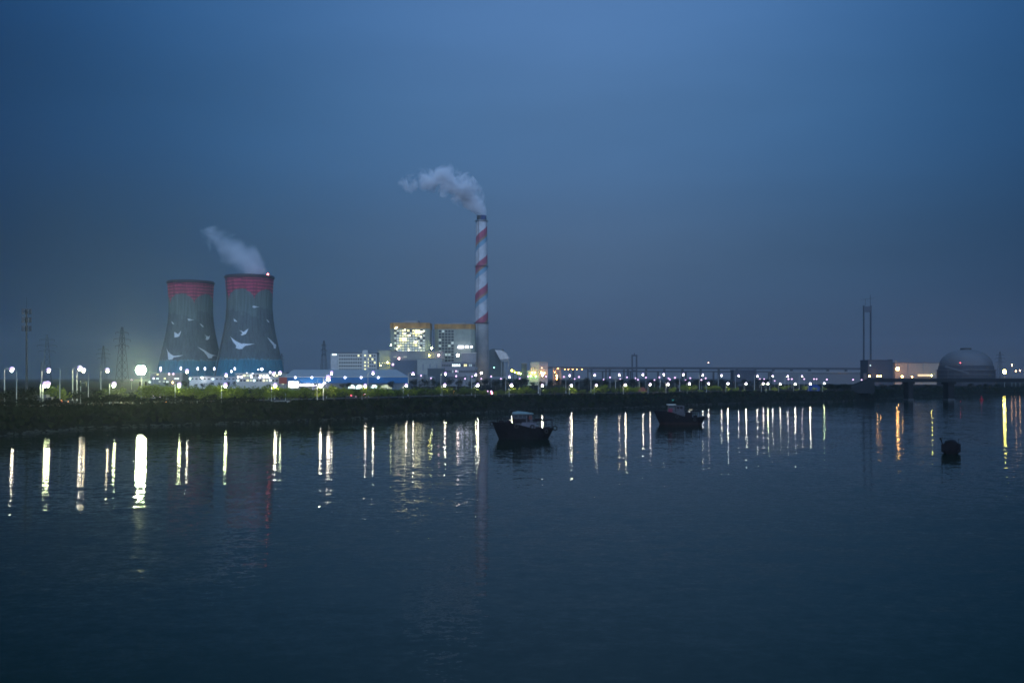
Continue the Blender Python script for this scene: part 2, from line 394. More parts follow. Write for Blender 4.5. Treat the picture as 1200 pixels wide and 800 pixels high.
# ------------------------------------------------------------------ chimney
CY = 1350; cx = X(564.3, CY)
def chimney():
    t = thing('chimney', 'tall chimney with spiral red, blue and white stripes on plain concrete base', 'chimney', (cx, CY, 5))
    H = 222.6; zb = Z(378.5, CY) - 5
    m = bpy.data.materials.new('spiral_striped_paint'); m.use_nodes = True; tt = m.node_tree; b = tt.nodes['Principled BSDF']; b.inputs['Roughness'].default_value = .7
    nd = tt.nodes; lk = tt.links
    tc = nd.new('ShaderNodeTexCoord'); sp = nd.new('ShaderNodeSeparateXYZ'); lk.new(tc.outputs['Object'], sp.inputs[0])
    def mt(op, a, c=None):
        n = nd.new('ShaderNodeMath'); n.operation = op
        for i, v in enumerate((a, c)):
            if v is None: continue
            if isinstance(v, (int, float)): n.inputs[i].default_value = v
            else: lk.new(v, n.inputs[i])
        return n.outputs[0]
    th = mt('ARCTAN2', sp.outputs[0], mt('MULTIPLY', sp.outputs[1], -1))   # 0 faces the river, + to the right
    ph = mt('FRACT', mt('ADD', mt('SUBTRACT', mt('DIVIDE', sp.outputs[2], 38.5), mt('DIVIDE', th, 2*math.pi)), 10.55))
    cr = nd.new('ShaderNodeValToRGB'); cr.color_ramp.interpolation = 'CONSTANT'; e = cr.color_ramp.elements
    ST = [(0, (.50, .52, .53)), (.40, (.19, .33, .42)), (.58, (.34, .20, .13)), (.67, (.36, .08, .12)), (.92, (.50, .52, .53))]
    while len(e) < len(ST): e.new(.5)
    for q, (p, c) in zip(e, ST): q.position = p; q.color = (*c, 1)
    lk.new(ph, cr.inputs[0])
    no = nd.new('ShaderNodeTexNoise'); no.inputs['Scale'].default_value = .12; no.inputs['Detail'].default_value = 6; lk.new(tc.outputs['Object'], no.inputs[0])
    mr = nd.new('ShaderNodeMapRange'); mr.inputs[1].default_value = .3; mr.inputs[2].default_value = .7; mr.inputs[3].default_value = .8; mr.inputs[4].default_value = 1.1; lk.new(no.outputs[0], mr.inputs[0])
    vs_ = nd.new('ShaderNodeVectorMath'); vs_.operation = 'SCALE'; lk.new(cr.outputs[0], vs_.inputs[0]); lk.new(mr.outputs[0], vs_.inputs['Scale']); lk.new(vs_.outputs[0], b.inputs['Base Color'])
    rz = lambda z: 9.9 + (7.5 - 9.9) * z / H
    bm = mk(lathe, [(rz(zb + (H - zb) * i / 16), zb + (H - zb) * i / 16) for i in range(17)], 40); obj('striped_shaft', bm, m, t, smooth=True)
    bm = mk(lathe, [(rz(zb * i / 6) + .25, zb * i / 6) for i in range(7)] + [(rz(zb) - .5, zb)], 40); obj('concrete_base', bm, CONC, t, smooth=True)
    bm = bmesh.new(); lathe(bm, [(7.2, H), (6.6, H + .1), (6.6, H + 6), (6.0, H + 6), (6.0, H - 2)], 32); obj('flue_cap', bm, POLE_D, t)
    bm = mk(box, -.5, 5.6, -7.4, -6.7, H + .3, H + 6); obj('blue_panel', bm, mat('blue_panel', (.04, .06, .15)), t)
    for k, z in enumerate((H - 1, H * .72, zb)):
        bm = bmesh.new(); r = rz(z); lathe(bm, [(r + .2, z - .3), (r + 1.4, z - .3), (r + 1.4, z), (r + .2, z), ], 40)
        for i in range(24):
            a = 2*math.pi*i/24; c = 2*math.pi*(i+1)/24
            bar(bm, ((r+1.3)*math.cos(a), (r+1.3)*math.sin(a), z), ((r+1.3)*math.cos(a), (r+1.3)*math.sin(a), z+1.2), .06, n=4)
            bar(bm, ((r+1.3)*math.cos(a), (r+1.3)*math.sin(a), z+1.2), ((r+1.3)*math.cos(c), (r+1.3)*math.sin(c), z+1.2), .06, n=4)
        obj('gallery', bm, POLE_D, t)
    bm = bmesh.new()
    for s in (-.3, .3): bar(bm, (s - 4.9, -rz(0)*.87 - .6, 2), (s - 3.8, -rz(H)*.87 - .6, H - 1), .12, n=4)
    obj('ladder', bm, POLE_D, t)
chimney()

# ------------------------------------------------------------------ steam plumes
def plume(name, label, base, path, dens, nscale, seed, cut):
    """path: list of (dx, dz, r). closed tube domain, density falls off across it, broken by noise"""
    root = Vector(base); bm = bmesh.new(); rings = []; n = 14
    P = [Vector((a, 0, c)) for a, c, _ in path]
    for i, (a, c, r) in enumerate(path):
        d = (P[min(i+1, len(P)-1)] - P[max(i-1, 0)]).normalized(); side = Vector((0, 1, 0)); up = side.cross(d)
        ring = []
        for k in range(n):
            q = 2*math.pi*k/n
            ring.append(bm.verts.new(P[i] + (side*math.cos(q) + up*math.sin(q)) * r * (1 + .12*math.sin(3*q + i*1.7))))
        rings.append(ring)
    for a, c in zip(rings, rings[1:]):
        for k in range(n): bm.faces.new((a[k], a[(k+1)%n], c[(k+1)%n], c[k]))
    bm.faces.new(rings[0][::-1]); bm.faces.new(rings[-1])
    m = bpy.data.materials.new(name + '_vapour'); m.use_nodes = True; t = m.node_tree; t.nodes.clear()
    o = t.nodes.new('ShaderNodeOutputMaterial'); pv = t.nodes.new('ShaderNodeVolumePrincipled'); t.links.new(pv.outputs[0], o.inputs['Volume'])
    pv.inputs['Color'].default_value = (.97, .98, 1, 1); pv.inputs['Anisotropy'].default_value = .0
    def mt(op, a, c=None, clamp=False):
        nn = t.nodes.new('ShaderNodeMath'); nn.operation = op; nn.use_clamp = clamp
        for i, v in enumerate((a, c)):
            if v is None: continue
            if isinstance(v, (int, float)): nn.inputs[i].default_value = v
            else: t.links.new(v, nn.inputs[i])
        return nn.outputs[0]
    tc = t.nodes.new('ShaderNodeTexCoord'); sp = t.nodes.new('ShaderNodeSeparateXYZ'); t.links.new(tc.outputs['Object'], sp.inputs[0])
    # soft falloff: distance to the nearest of the path's balls
    best = None
    fine = []
    for i in range(len(path) - 1):
        for q in (0, .5):
            fine.append(tuple(path[i][j] + (path[i+1][j] - path[i][j]) * q for j in range(3)))
    L_ = len(fine)
    for i, (a, c, r) in enumerate(fine):
        vd = t.nodes.new('ShaderNodeVectorMath'); vd.operation = 'DISTANCE'; t.links.new(tc.outputs['Object'], vd.inputs[0]); vd.inputs[1].default_value = (a, 0, c)
        fade = cut(i / (L_ - 1))
        v = mt('MULTIPLY', mt('SUBTRACT', 1.0, mt('DIVIDE', vd.outputs['Value'], r * .92)), 1.0)
        v = mt('SUBTRACT', v, 1 - fade)
        best = v if best is None else mt('MAXIMUM', best, v)
    no = t.nodes.new('ShaderNodeTexNoise'); no.noise_dimensions = '4D'; no.inputs['W'].default_value = seed
    no.inputs['Scale'].default_value = nscale; no.inputs['Detail'].default_value = 5; no.inputs['Roughness'].default_value = .62; no.inputs['Distortion'].default_value = .6
    t.links.new(tc.outputs['Object'], no.inputs[0])
    e = mt('ADD', best, mt('MULTIPLY', mt('SUBTRACT', no.outputs[0], .53), 3.6))
    d = mt('MULTIPLY', mt('MINIMUM', mt('MAXIMUM', e, 0.0), 1.0), dens)
    t.links.new(d, pv.inputs['Density'])
    o = obj(name, bm, m, None, base); o['label'] = label; o['category'] = 'steam plume'; o['kind'] = 'stuff'
    return o
s = 1350 / F
plume('smoke_plume', 'white smoke drifting left from the top of the striped chimney', (X(564, CY), CY, Z(257, CY) ),
      [(0, -1, 6.3), (-1*s, 5*s, 9), (-4*s, 14*s, 12), (-9*s, 24*s, 19), (-20*s, 34*s, 24), (-36*s, 42*s, 27), (-46*s, 52*s, 20), (-58*s, 44*s, 23), (-78*s, 42*s, 20), (-98*s, 40*s, 15)], .42, .055, 3.1,
      lambda u: 1.0 - .62 * max(0, u - .3))
s = 1230 / F
plume('steam_plume', 'pale steam drifting up left out of the right cooling tower', (X(292.3, 1230), 1230, Z(323, 1230)),
      [(2*s, -2, 28), (-1*s, 7*s, 28), (-8*s, 18*s, 28), (-20*s, 29*s, 27), (-32*s, 39*s, 26), (-43*s, 48*s, 22), (-46*s, 57*s, 14)], .075, .03, 8.3, lambda u: 1.0 - .35 * u)

# ------------------------------------------------------------------ trees
def leaf_mesh(name, seed, H, Rr, n, size, m, squat=1.0, nclump=9):
    r = random.Random(seed); bm = bmesh.new()
    cl = []
    for i in range(nclump):
        a = r.uniform(0, 6.28); q = r.uniform(.15, .75) * Rr; zz = H * (.42 + .5 * r.random() ** 1.2 * squat)
        cl.append((q*math.cos(a), q*math.sin(a), zz, Rr * r.uniform(.28, .5)))
    cl.append((0, 0, H * .72, Rr * .55))
    for i in range(n):
        c = r.choice(cl)
        d = Vector((r.gauss(0, 1), r.gauss(0, 1), r.gauss(0, .8))).normalized() * (c[3] * r.uniform(.45, 1.12))
        p = Vector(c[:3]) + d
        if p.z < .25: p.z = .25 + r.random() * .3
        nn = Vector((r.gauss(0, 1), r.gauss(0, 1), r.gauss(.4, 1))).normalized(); u = nn.orthogonal().normalized(); v = nn.cross(u)
        sz = size * r.uniform(.6, 1.3)
        bm.faces.new([bm.verts.new(p + u*sz), bm.verts.new(p + v*sz*.6), bm.verts.new(p - u*sz), bm.verts.new(p - v*sz*.6)])
    me = bpy.data.meshes.new(name); bm.to_mesh(me); bm.free(); me.materials.append(m); return me
def trunk_mesh(name, seed, H, Rr):
    r = random.Random(seed); bm = bmesh.new(); bar(bm, (0, 0, -.6), (0, 0, H * .45), .035*H, .022*H, 7)
    for i in range(5):
        a = i * 1.26 + r.random(); z0 = H * r.uniform(.3, .44)
        bar(bm, (0, 0, z0), (math.cos(a)*Rr*.55, math.sin(a)*Rr*.55, H * r.uniform(.6, .85)), .015*H, .005*H, 5)
    me = bpy.data.meshes.new(name); bm.to_mesh(me); bm.free(); me.materials.append(BARK); return me
TV = {}
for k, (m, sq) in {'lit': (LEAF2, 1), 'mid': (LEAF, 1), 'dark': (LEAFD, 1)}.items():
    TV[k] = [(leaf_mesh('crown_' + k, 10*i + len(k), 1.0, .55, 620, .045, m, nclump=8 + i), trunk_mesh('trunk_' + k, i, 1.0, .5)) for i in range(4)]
def tree(px, Y, top, k, label, group, name='tree', wide=1.0, cat='tree', z0=None):
    g = ground_z(px, Y) if z0 is None else z0
    H = max(1.0, (Z(top, Y) - g) / .98)
    t = thing(name, label, cat, (X(px, Y), Y, g - .1), rnd.uniform(0, 6.28), group); t.scale = (H*wide, H*wide, H)
    c, tr = TV[k][rnd.randrange(4)]
    for nm, me in (('crown', c), ('trunk', tr)):
        o = bpy.data.objects.new(nm, me); COL.objects.link(o); o.parent = t
    return t
ORD = ['first', 'second', 'third', 'fourth', 'fifth', 'sixth', 'seventh', 'eighth', 'ninth', 'tenth', 'eleventh', 'twelfth', 'thirteenth', 'fourteenth',
       'fifteenth', 'sixteenth', 'seventeenth', 'eighteenth', 'nineteenth', 'twentieth']
def nth(i):
    if i < 20: return ORD[i]
    tens = ['twenty', 'thirty', 'forty', 'fifty', 'sixty', 'seventy', 'eighty'][(i + 1) // 10 - 2]; u = (i + 1) % 10
    return (tens + '-' + ORD[u - 1]) if u else tens[:-1] + 'ieth'

# roadside trees under the low lamps
px = 172; i = 0
while px < 968:
    bright = any(abs(px - q) < 9 for q in (178, 195, 222, 256, 318, 332, 372, 398, 436, 478, 520, 612, 670, 697, 712, 738, 792, 808, 832, 846, 862, 916, 932, 949))  # trees at these spots get the leaf colour with lamplight in it
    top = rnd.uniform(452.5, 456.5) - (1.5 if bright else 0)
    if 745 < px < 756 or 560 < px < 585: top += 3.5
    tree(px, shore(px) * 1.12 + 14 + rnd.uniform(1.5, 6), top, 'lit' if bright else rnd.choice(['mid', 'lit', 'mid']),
         f'low roadside tree lit green by the lamps, {nth(i)} from the left', 'trees along the riverside road', wide=rnd.uniform(1.2, 1.7))
    px += rnd.uniform(9, 14); i += 1
# dark shrubs on the levee, left part
px = -6; i = 0
while px < 322:
    top = rnd.uniform(462, 467) + (4 if px > 290 else 0) + (4 if px < 100 else 0)
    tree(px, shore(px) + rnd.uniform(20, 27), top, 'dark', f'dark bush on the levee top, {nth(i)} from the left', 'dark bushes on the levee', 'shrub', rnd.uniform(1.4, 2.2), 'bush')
    px += rnd.uniform(8, 13); i += 1
i = 0
for px, top, k in ((4, 458, 'dark'), (22, 456, 'dark'), (36, 455, 'dark'), (50, 459, 'mid'), (70, 453, 'lit'), (88, 458, 'dark'), (112, 457, 'dark'), (124, 455, 'mid'), (141, 455, 'mid'), (152, 460, 'dark')):
    tree(px, shore(px) * 1.22 + 22, top, k, f'tree beside the left junction, {nth(i)} from the left edge', 'trees at the left junction', wide=rnd.uniform(1.1, 1.5)); i += 1
# back row of dark trees
px = 196; i = 0
while px < 905:
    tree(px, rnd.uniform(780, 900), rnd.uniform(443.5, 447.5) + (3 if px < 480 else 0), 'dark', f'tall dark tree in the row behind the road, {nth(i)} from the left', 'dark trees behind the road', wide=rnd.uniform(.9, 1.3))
    px += rnd.uniform(8, 13); i += 1
# scrub on the right shore
px = 972; i = 0
while px < 1215:
    Y = shore(px) + rnd.uniform(22, 40)
    tree(px, Y, rnd.uniform(449, 455) - (2 if 1015 < px < 1060 else 0), 'dark', f'dark scrub bush on the right shore, {nth(i)} from its left end', 'scrub on the right shore', 'shrub', rnd.uniform(1.3, 2.0), 'bush')
    px += rnd.uniform(8, 13); i += 1
for i, (px, dy, top) in enumerate(((452, 12, 475), (500, 11, 474), (548, 13, 470), (610, 11, 472), (700, 13, 470), (846, 14, 466), (905, 13, 464), (944, 15, 459), (952, 16, 458), (936, 15, 460), (385, 12, 479))):
    tree(px, shore(px) + dy, top, 'dark', f'dark bush on the river bank slope, {nth(i)} placed', 'bushes on the bank slope', 'shrub', 2.0, 'bush')['label'] = f'dark bush on the bank slope, {nth(sorted((452,500,548,610,700,846,905,944,952,936,385)).index(px) if False else sorted([452,500,548,610,700,846,905,944,952,936,385]).index(px))} from the left'

r_ = random.Random(21); bm = bmesh.new()
for i in range(5200):
    px = r_.uniform(-30, 1230); o_ = r_.choice((r_.uniform(5, 22), r_.uniform(12, 26))); Y = shore(px) + o_
    z = ground_z(px, Y); h = r_.uniform(.35, 1.1) * (1.6 if math.sin(px * .11) + math.sin(px * .037 + 1) > .9 else 1); a = r_.uniform(0, 3.14); w_ = r_.uniform(.2, .8)
    x = X(px, Y); dx_, dy_ = math.cos(a) * w_, math.sin(a) * w_
    bm.faces.new([bm.verts.new(q) for q in ((x - dx_, Y - dy_, z - .3), (x + dx_, Y + dy_, z - .3), (x + dx_ * 1.3 + r_.uniform(-.3, .3), Y + dy_, z + h * .8), (x, Y, z + h), (x - dx_ * 1.3, Y - dy_, z + h * r_.uniform(.5, .9)))])
kind(obj('bank_weeds', bm, LEAFD), 'stuff')['label'] = 'rough weeds covering the river bank'
r_ = random.Random(22); bm = bmesh.new()
for i in range(1500):
    px = r_.uniform(-30, 1230); Y = shore(px) + r_.uniform(-.6, 3.2); z = max(0, ground_z(px, Y)); q = r_.uniform(.12, .5)
    bmesh.ops.create_icosphere(bm, subdivisions=1, radius=q, matrix=Matrix.Translation((X(px, Y), Y, z)) @ Matrix.Rotation(r_.uniform(0, 3), 4, 'Z') @ Matrix.Diagonal((r_.uniform(.8, 2), r_.uniform(.7, 1.2), r_.uniform(.4, .8), 1)))
kind(obj('shore_stones', bm, mat('wet_stone', (.035, .035, .032), .7, .4, .4, spec=.1)), 'stuff')['label'] = 'loose stones along the waterline'

# ------------------------------------------------------------------ street lamps
def tall_lamp():
    t = thing('street_lamp', 'x', 'street lamp', (0, 0, 0), 0, 'tall street lamps along the road')
    bm = bmesh.new(); bar(bm, (0, 0, -1.5), (0, 0, 11.2), .24, .15, 8); bar(bm, (0, 0, 0), (0, 0, .9), .34, .34, 8); obj('pole', bm, POLE, t)
    bm = bmesh.new(); pr = Vector((0, 0, 11.1))
    for k in range(1, 7):
        a = k / 6 * math.pi / 2; p = Vector((2.2 * (1 - math.cos(a)) * 1.0, 0, 11.1 + .9 * math.sin(a)))
        bar(bm, pr, p, .09, n=6); pr = p
    obj('arm', bm, POLE, t)
    bm = bmesh.new(); box(bm, 1.9, 3.1, -.28, .28, 12.02, 12.2); h = obj('lamp_head', bm, LAMPBODY, t)
    obj('violet_fringe', mk(ball, (2.5, 0, 11.7), .74, 2, 1.0), G_FRINGE, h, smooth=True)  # added glowing ball, gives the lamp a violet rim
    obj('lens', mk(ball, (2.5, -.25, 11.1), .34, 2, 1.0), G_TALL, h, smooth=True)
    return t
def low_lamp():
    t = thing('promenade_lamp', 'x', 'lamp', (0, 0, 0), 0, 'low lamps on the promenade')
    bm = bmesh.new(); bar(bm, (0, 0, -1.5), (0, 0, 6.0), .15, .09, 8); obj('pole', bm, POLE, t)
    bm = bmesh.new(); bar(bm, (0, 0, 5.9), (1.0, 0, 6.35), .06, n=6); obj('arm', bm, POLE, t)
    bm = bmesh.new(); box(bm, .8, 1.7, -.2, .2, 6.3, 6.45); h = obj('lamp_head', bm, LAMPBODY, t)
    obj('violet_fringe', mk(ball, (1.25, 0, 6.0), .62, 2, 1.0), G_FRINGE, h, smooth=True)  # same added ball for the violet rim, smaller
    obj('lens', mk(ball, (1.25, -.2, 5.5), .38, 2, 1.0), G_LOW, h, smooth=True)
    return t
TL = tall_lamp(); LL = low_lamp()
TALL = [(14,432),(57,433),(98,433),(93.6,430.5),(126,433),(219.2,434),(264.9,438.5),(321,437),(328.3,436),(388.6,436),(437.2,436),(484,437),(522,437),(557.7,438.3),
        (597,440.6),(635.5,438.5),(667.6,439),(697,438.6),(725.7,438.2),(753.5,438),(778,438),(800.8,438),(823.7,438.5),(845.6,439),(865.6,439.4),(887.7,439.6),(905.6,440),(923.3,440),(940,440)]
first = True
def lamp_at(proto, used, px, py, Y, hz_, hx, label):
    g = 5.2; k = (Z(py, Y) - g) / hz_
    loc = (X(px, Y) - hx * k, Y, g)
    if not used: proto.location = loc; proto.scale = (k, k, k); proto['label'] = label; return proto
    return dup(proto, loc, label, None, k)
TALL.sort()
for i, (px, py) in enumerate(TALL):
    lamp_at(TL, i > 0, px, py, shore(px) * 1.36 + 6, 11.78, 2.5, f'tall street lamp with curved arm, {nth(i)} from the left in the tall row')
LOW = [(53,449.5),(56,449),(133.6,449.5),(210,450),(264.2,450.3),(322.5,450.3),(384.7,442),(375.6,451),(428,451),(476,450.7),(521.3,450.3),(560,450),(599.6,450.2),
       (635.6,450.6),(669.8,450.6),(699,450.5),(733,450.2),(762,449.5),(783,449),(807.8,448.5),(830.5,448.5),(853,448.5),(874.4,448.6),(894.5,448.6),(900,448.5),(914.5,449),(932,449),(949.5,448.7),(966,448.3)]
LOW.sort()
for i, (px, py) in enumerate(LOW):
    lamp_at(LL, i > 0, px, py, shore(px) * 1.12 + 14, 6.05, 1.25, f'short promenade lamp, {nth(i)} from the left in the lower row')
LENS_T = [(G_TALL, 8), (glow('lamp_light_tall_warm', (1.0, .86, .5), 130), 3), (glow('lamp_light_tall_green', (.9, 1.0, .6), 150), 2), (glow('lamp_light_tall_weak', (1.0, .90, .75), 60), 3)]
LENS_L = [(G_LOW, 6), (glow('lamp_light_low_green', (.88, 1.0, .5), 150), 3), (glow('lamp_light_low_weak', (1.0, .9, .7), 70), 4)]
rl = random.Random(11)
for o in list(COL.objects):
    if o.name.startswith('lens') and o.parent and o.parent.name.startswith('lamp_head'):
        base = o.data.materials[0]; pool = LENS_T if base == G_TALL else LENS_L
        o.material_slots[0].link = 'OBJECT'; o.material_slots[0].material = rl.choices([p[0] for p in pool], [p[1] for p in pool])[0]
        
# distant lamps of the plant and the port behind
def far_lamp(nm, g, r, s=1.0):
    t = thing(nm, 'x', 'lamp', (0, 0, 0), 0, 'distant yard lamps')
    obj('pole', mk(bar, (0, 0, -1), (0, 0, 10), .18, .12, 5), POLE, t)
    obj('lens', mk(ball, (0, 0, 10.2), r, 1, 1.0), g, t)
    return t
FL = far_lamp('yard_lamp', G_FAR, .75)
FAR = [(575.6,441),(564,443.6),(587,443.6),(609,443.6),(619,441),(640,441),(660.7,441.4),(673.4,443.8),(678.5,441.6),(707.5,444.6),(715,442),(727,444),(734.8,442),
       (493.3,440),(505,443),(534.6,440.6),(553,441),(545,443.6),(188,434),(184,438),(198,438),(203,438),(180,443),(184.5,443.5),(193,443.5),(154,445),(458.5,434.3),
       (744.8,443),(747.5,444.8),(757,442.3),(772.8,442),(767,445),(783.5,443),(785,444.5),(791,442.5),(795,449),(803.5,445),(809,443),(822,445),(827,443),(860.6,448),(890.5,444),(895.5,444),(908,446),(924,444),(928,444),(942.5,444),(954,444),(957,444),(969,444.5),(999.8,444.7),(1009.8,445),(1015,445)]
FAR.sort()
for i, (px, py) in enumerate(FAR):
    Y = 860 + (i * 37 % 200); 
    k = (Z(py, Y) - 4.8) / 10.2
    if k < .3: Y = 700; k = max(.35, (Z(py, Y) - 4.8) / 10.2)
    lab = f'small distant yard lamp, {nth(i)} of them from the left'
    loc = (X(px, Y), Y, 4.8)
    if i == 0: FL.location = loc; FL.scale = (1, 1, k); FL['label'] = lab
    else: dup(FL, loc, lab, None, (1, 1, k))

# floodlight mast
def flood():
    px, Y = 165.6, 400; g = 5.2; top = Z(433.5, Y)
    t = thing('floodlight_mast', 'dazzling greenish white floodlight cluster on a mast, brightest light left of the towers', 'floodlight', (X(px, Y), Y, g))
    obj('pole', mk(bar, (0, 0, -1), (0, 0, top - g), .3, .2, 8), POLE, t)
    bm = bmesh.new(); H = top - g
    for dz in (-1.1, 0, 1.1): bar(bm, (-1.8, -.1, H + dz), (1.8, -.1, H + dz), .07)
    obj('crossbar', bm, POLE_D, t)
    for r_, n in ((-1.1, 3), (0, 4), (1.1, 3)):
        for k in range(n):
            x = (k - (n-1)/2) * .98
            bm = bmesh.new(); box(bm, x - .5, x + .5, -.62, -.2, H + r_ - .42, H + r_ + .42); h = obj('floodlight', bm, LAMPBODY, t)
            bm = bmesh.new(); bmesh.ops.create_uvsphere(bm, u_segments=12, v_segments=6, radius=1, matrix=Matrix.Translation((x, -.64, H + r_)) @ Matrix.Diagonal((.46, .16, .40, 1)))
            obj('lens', bm, G_FLOOD, h)
flood()

# ------------------------------------------------------------------ telecom mast
def telecom():
    px, Y = 31, 400; g = 5.2; H = Z(348, Y) - g
    t = thing('antenna_mast', 'dark telecom mast with three antenna rings at the far left', 'mast', (X(px, Y), Y, g))
    zz = [Z(q, Y) - g for q in (385, 375, 365)]
    obj('pole', mk(bar, (0, 0, -1), (0, 0, zz[2] + .8), .48, .26, 10), POLE_D, t); obj('lightning_rod', mk(bar, (0, 0, zz[2]), (0, 0, H), .06, .04, 6), POLE_D, t)
    for z in zz:
        bm = bmesh.new(); lathe(bm, [(.2, z), (1.45, z), (1.45, z + .12), (.2, z + .12)], 16)
        for r_ in (z - .9, z + .95):
            for k in range(12):
                a = k*math.pi/6; c = (k+1)*math.pi/6; bar(bm, (1.5*math.cos(a), 1.5*math.sin(a), r_), (1.5*math.cos(c), 1.5*math.sin(c), r_), .05, n=4)
        p = obj('antenna_ring', bm, POLE_D, t)
        for k in range(6):
            a = k*math.pi/3 + .2; x, y = 1.65*math.cos(a), 1.65*math.sin(a)
            obj('antenna_panel', mk(box, x-.17, x+.17, y-.12, y+.12, z - 1.0, z + 1.15), mat('antenna_grey', (.12, .12, .13)), p)
telecom()

# ------------------------------------------------------------------ electricity pylons
def pylon_mesh(H=46, W=7.5):
    bm = bmesh.new(); lv = [0, 7, 13.5, 19.5, 25, 30, 34.5, 38.5, 42, H]
    hw = lambda z: (W/2) * (1 - z / H) ** .9 + .5 * (z / H)
    pts = [[Vector((sx_*hw(z), sy_*hw(z), z)) for sx_, sy_ in ((-1,-1),(1,-1),(1,1),(-1,1))] for z in lv]
    for a, b_ in zip(pts, pts[1:]):
        for k in range(4):
            bar(bm, a[k], b_[k], .15, n=4); bar(bm, a[k], b_[(k+1)%4], .08, n=4); bar(bm, a[(k+1)%4], b_[k], .08, n=4); bar(bm, b_[k], b_[(k+1)%4], .08, n=4)
    return bm
def pylon():
    t = thing('electricity_pylon', 'x', 'pylon', (0, 0, 0), 0, 'electricity pylons fading in the haze')
    obj('lattice_tower', pylon_mesh(), POLE_D, t)
    for z, l in ((30, 7), (35.5, 8.5), (41, 6.5)):
        bm = bmesh.new()
        for s_ in (-1, 1):
            for y in (-.5, .5): bar(bm, (0, y, z), (s_*l, 0, z + .3), .18, n=4); bar(bm, (0, y, z + 1.8), (s_*l, 0, z + .3), .14, n=4)
            bar(bm, (s_*l, 0, z + .3), (s_*l, 0, z - 1.6), .16, n=5)
        obj('crossarm', bm, POLE_D, t)
    return t
PY = pylon()
PL = [(55,392,1700,'pylon right of the telecom mast'), (121,405,2100,'short pylon between the second and third lamps'), (143,383,1900,'tall faint pylon above the floodlight'),
      (379.5,399,1700,'pylon just left of the white office block'), (48.5,424,2600,'small pylon close behind the telecom mast'), (1172,412,2200,'pylon to the right of the storage dome'), (330,414,2600,'thin pylon beside the right cooling tower'), (741.5,0,0,'')]
for i, (px, top, Y, lab) in enumerate(PL[:-1]):
    k = (Z(top, Y) - 4.8) / 46; loc = (X(px, Y), Y, 4.8); lab = lab + ', faint in the haze' if 'faint' not in lab else lab
    if i == 0: PY.location = loc; PY.scale = (k,)*3; PY['label'] = lab; PY.rotation_euler = (0, 0, .5)
    else: dup(PY, loc, lab, .5 + i * .3, k)

# ------------------------------------------------------------------ buildings
def chamf(x0, x1, y0, y1, c):
    return [(x0+c, y0), (x1-c, y0), (x1, y0+c), (x1, y1-c), (x1-c, y1), (x0+c, y1), (x0, y1-c), (x0, y0+c)]
def win(parent, x0, x1, z0, z1, y, m, name='window', proud=.12):
    return obj(name, mk(box, x0, x1, y - proud, y + .1, z0, z1), m, parent)
def lamp_part(parent, px, py, Y, r, g, org, name='lamp'):
    return obj(name, mk(ball, (X(px, Y) - org[0], Y - org[1], Z(py, Y) - org[2]), r, 1 if r < 1.2 else 2), g, parent)
def bld(name, label, px0, px1, pyt, Y, depth, wallm, roofm=None, parapet=.8, group=None, c=0, ox=.4):
    x0, x1 = X(px0, Y), X(px1, Y); H = Z(pyt, Y) - 4.8; o = ((x0+x1)/2, Y, 4.8); hw = (x1-x0)/2
    t = thing(name, label, 'building', o, 0, group)
    bm = bmesh.new()
    if c: prism(bm, chamf(-hw, hw, 0, depth, c), -1, H - parapet)
    else: box(bm, -hw, hw, 0, depth, -1, H - parapet)
    obj('wall', bm, wallm, t)
    bm = bmesh.new()
    if c: prism(bm, chamf(-hw - ox, hw + ox, -ox, depth + ox, c), H - parapet, H)
    else: box(bm, -hw - ox, hw + ox, -ox, depth + ox, H - parapet, H)
    obj('roof', bm, roofm or wallm, t)
    return t, hw, H, o
def barrow(parent, xs, zs, y, x0, x1, z0, z1, th, m, name='lattice'):
    bm = bmesh.new()
    for x in xs: box(bm, x-th, x+th, y-.35, y-.13, z0, z1)
    for z in zs: box(bm, x0, x1, y-.5, y-.36, z-th, z+th)
    return obj(name, bm, m, parent)

# boiler house, brightly lit
t, hw, H, o = bld('boiler_house', 'brightly lit boiler house with ochre roof band and glowing open floors', 456.8, 503.2, 378, 1250, 42, PALEG, ORANGE, 7.2, 'boiler houses', c=5)
rb = random.Random(5)
LIT = ["..45.6.777..", "3.454.4665..", "..4445.26..1", ".25664422...", ".3665433....", ".344323442.1", ".454334452..", ".34323321121", ".2342111333.", "...31242....", "............"]
MATW = {'1': W_DIM, '2': W_DIM, '3': W_MID, '4': W_MID, '5': W_HOT, '6': W_HOT, '7': W_HOT, '.': GLASS}
nc = 12; nr = 9; x0 = -hw + 5.2; x1 = hw - 5.2; z1 = H - 8.4; z0 = Z(412, 1250) - 4.8
for r_ in range(nr):
    for c_ in range(nc):
        ch = LIT[r_][c_]; dx_ = (x1-x0)/nc; dz_ = (z1-z0)/nr
        if ch == '.' and (r_ + c_) % 2: ch = '1'
        q = rb.random()
        m = MATW[ch]
        if ch in '34' and q < .3: m = W_DIM
        win(t, x0 + dx_*(c_ + .1), x0 + dx_*(c_ + .9), z1 - dz_*(r_ + .86), z1 - dz_*(r_ + rb.uniform(.1, .3)), 0, m)
barrow(t, [x0 + (x1-x0)*i/nc for i in range(nc+1)], [z1 - (z1-z0)*i/nr for i in range(nr+1)], 0, x0, x1, z0, z1, .22, GREYC)
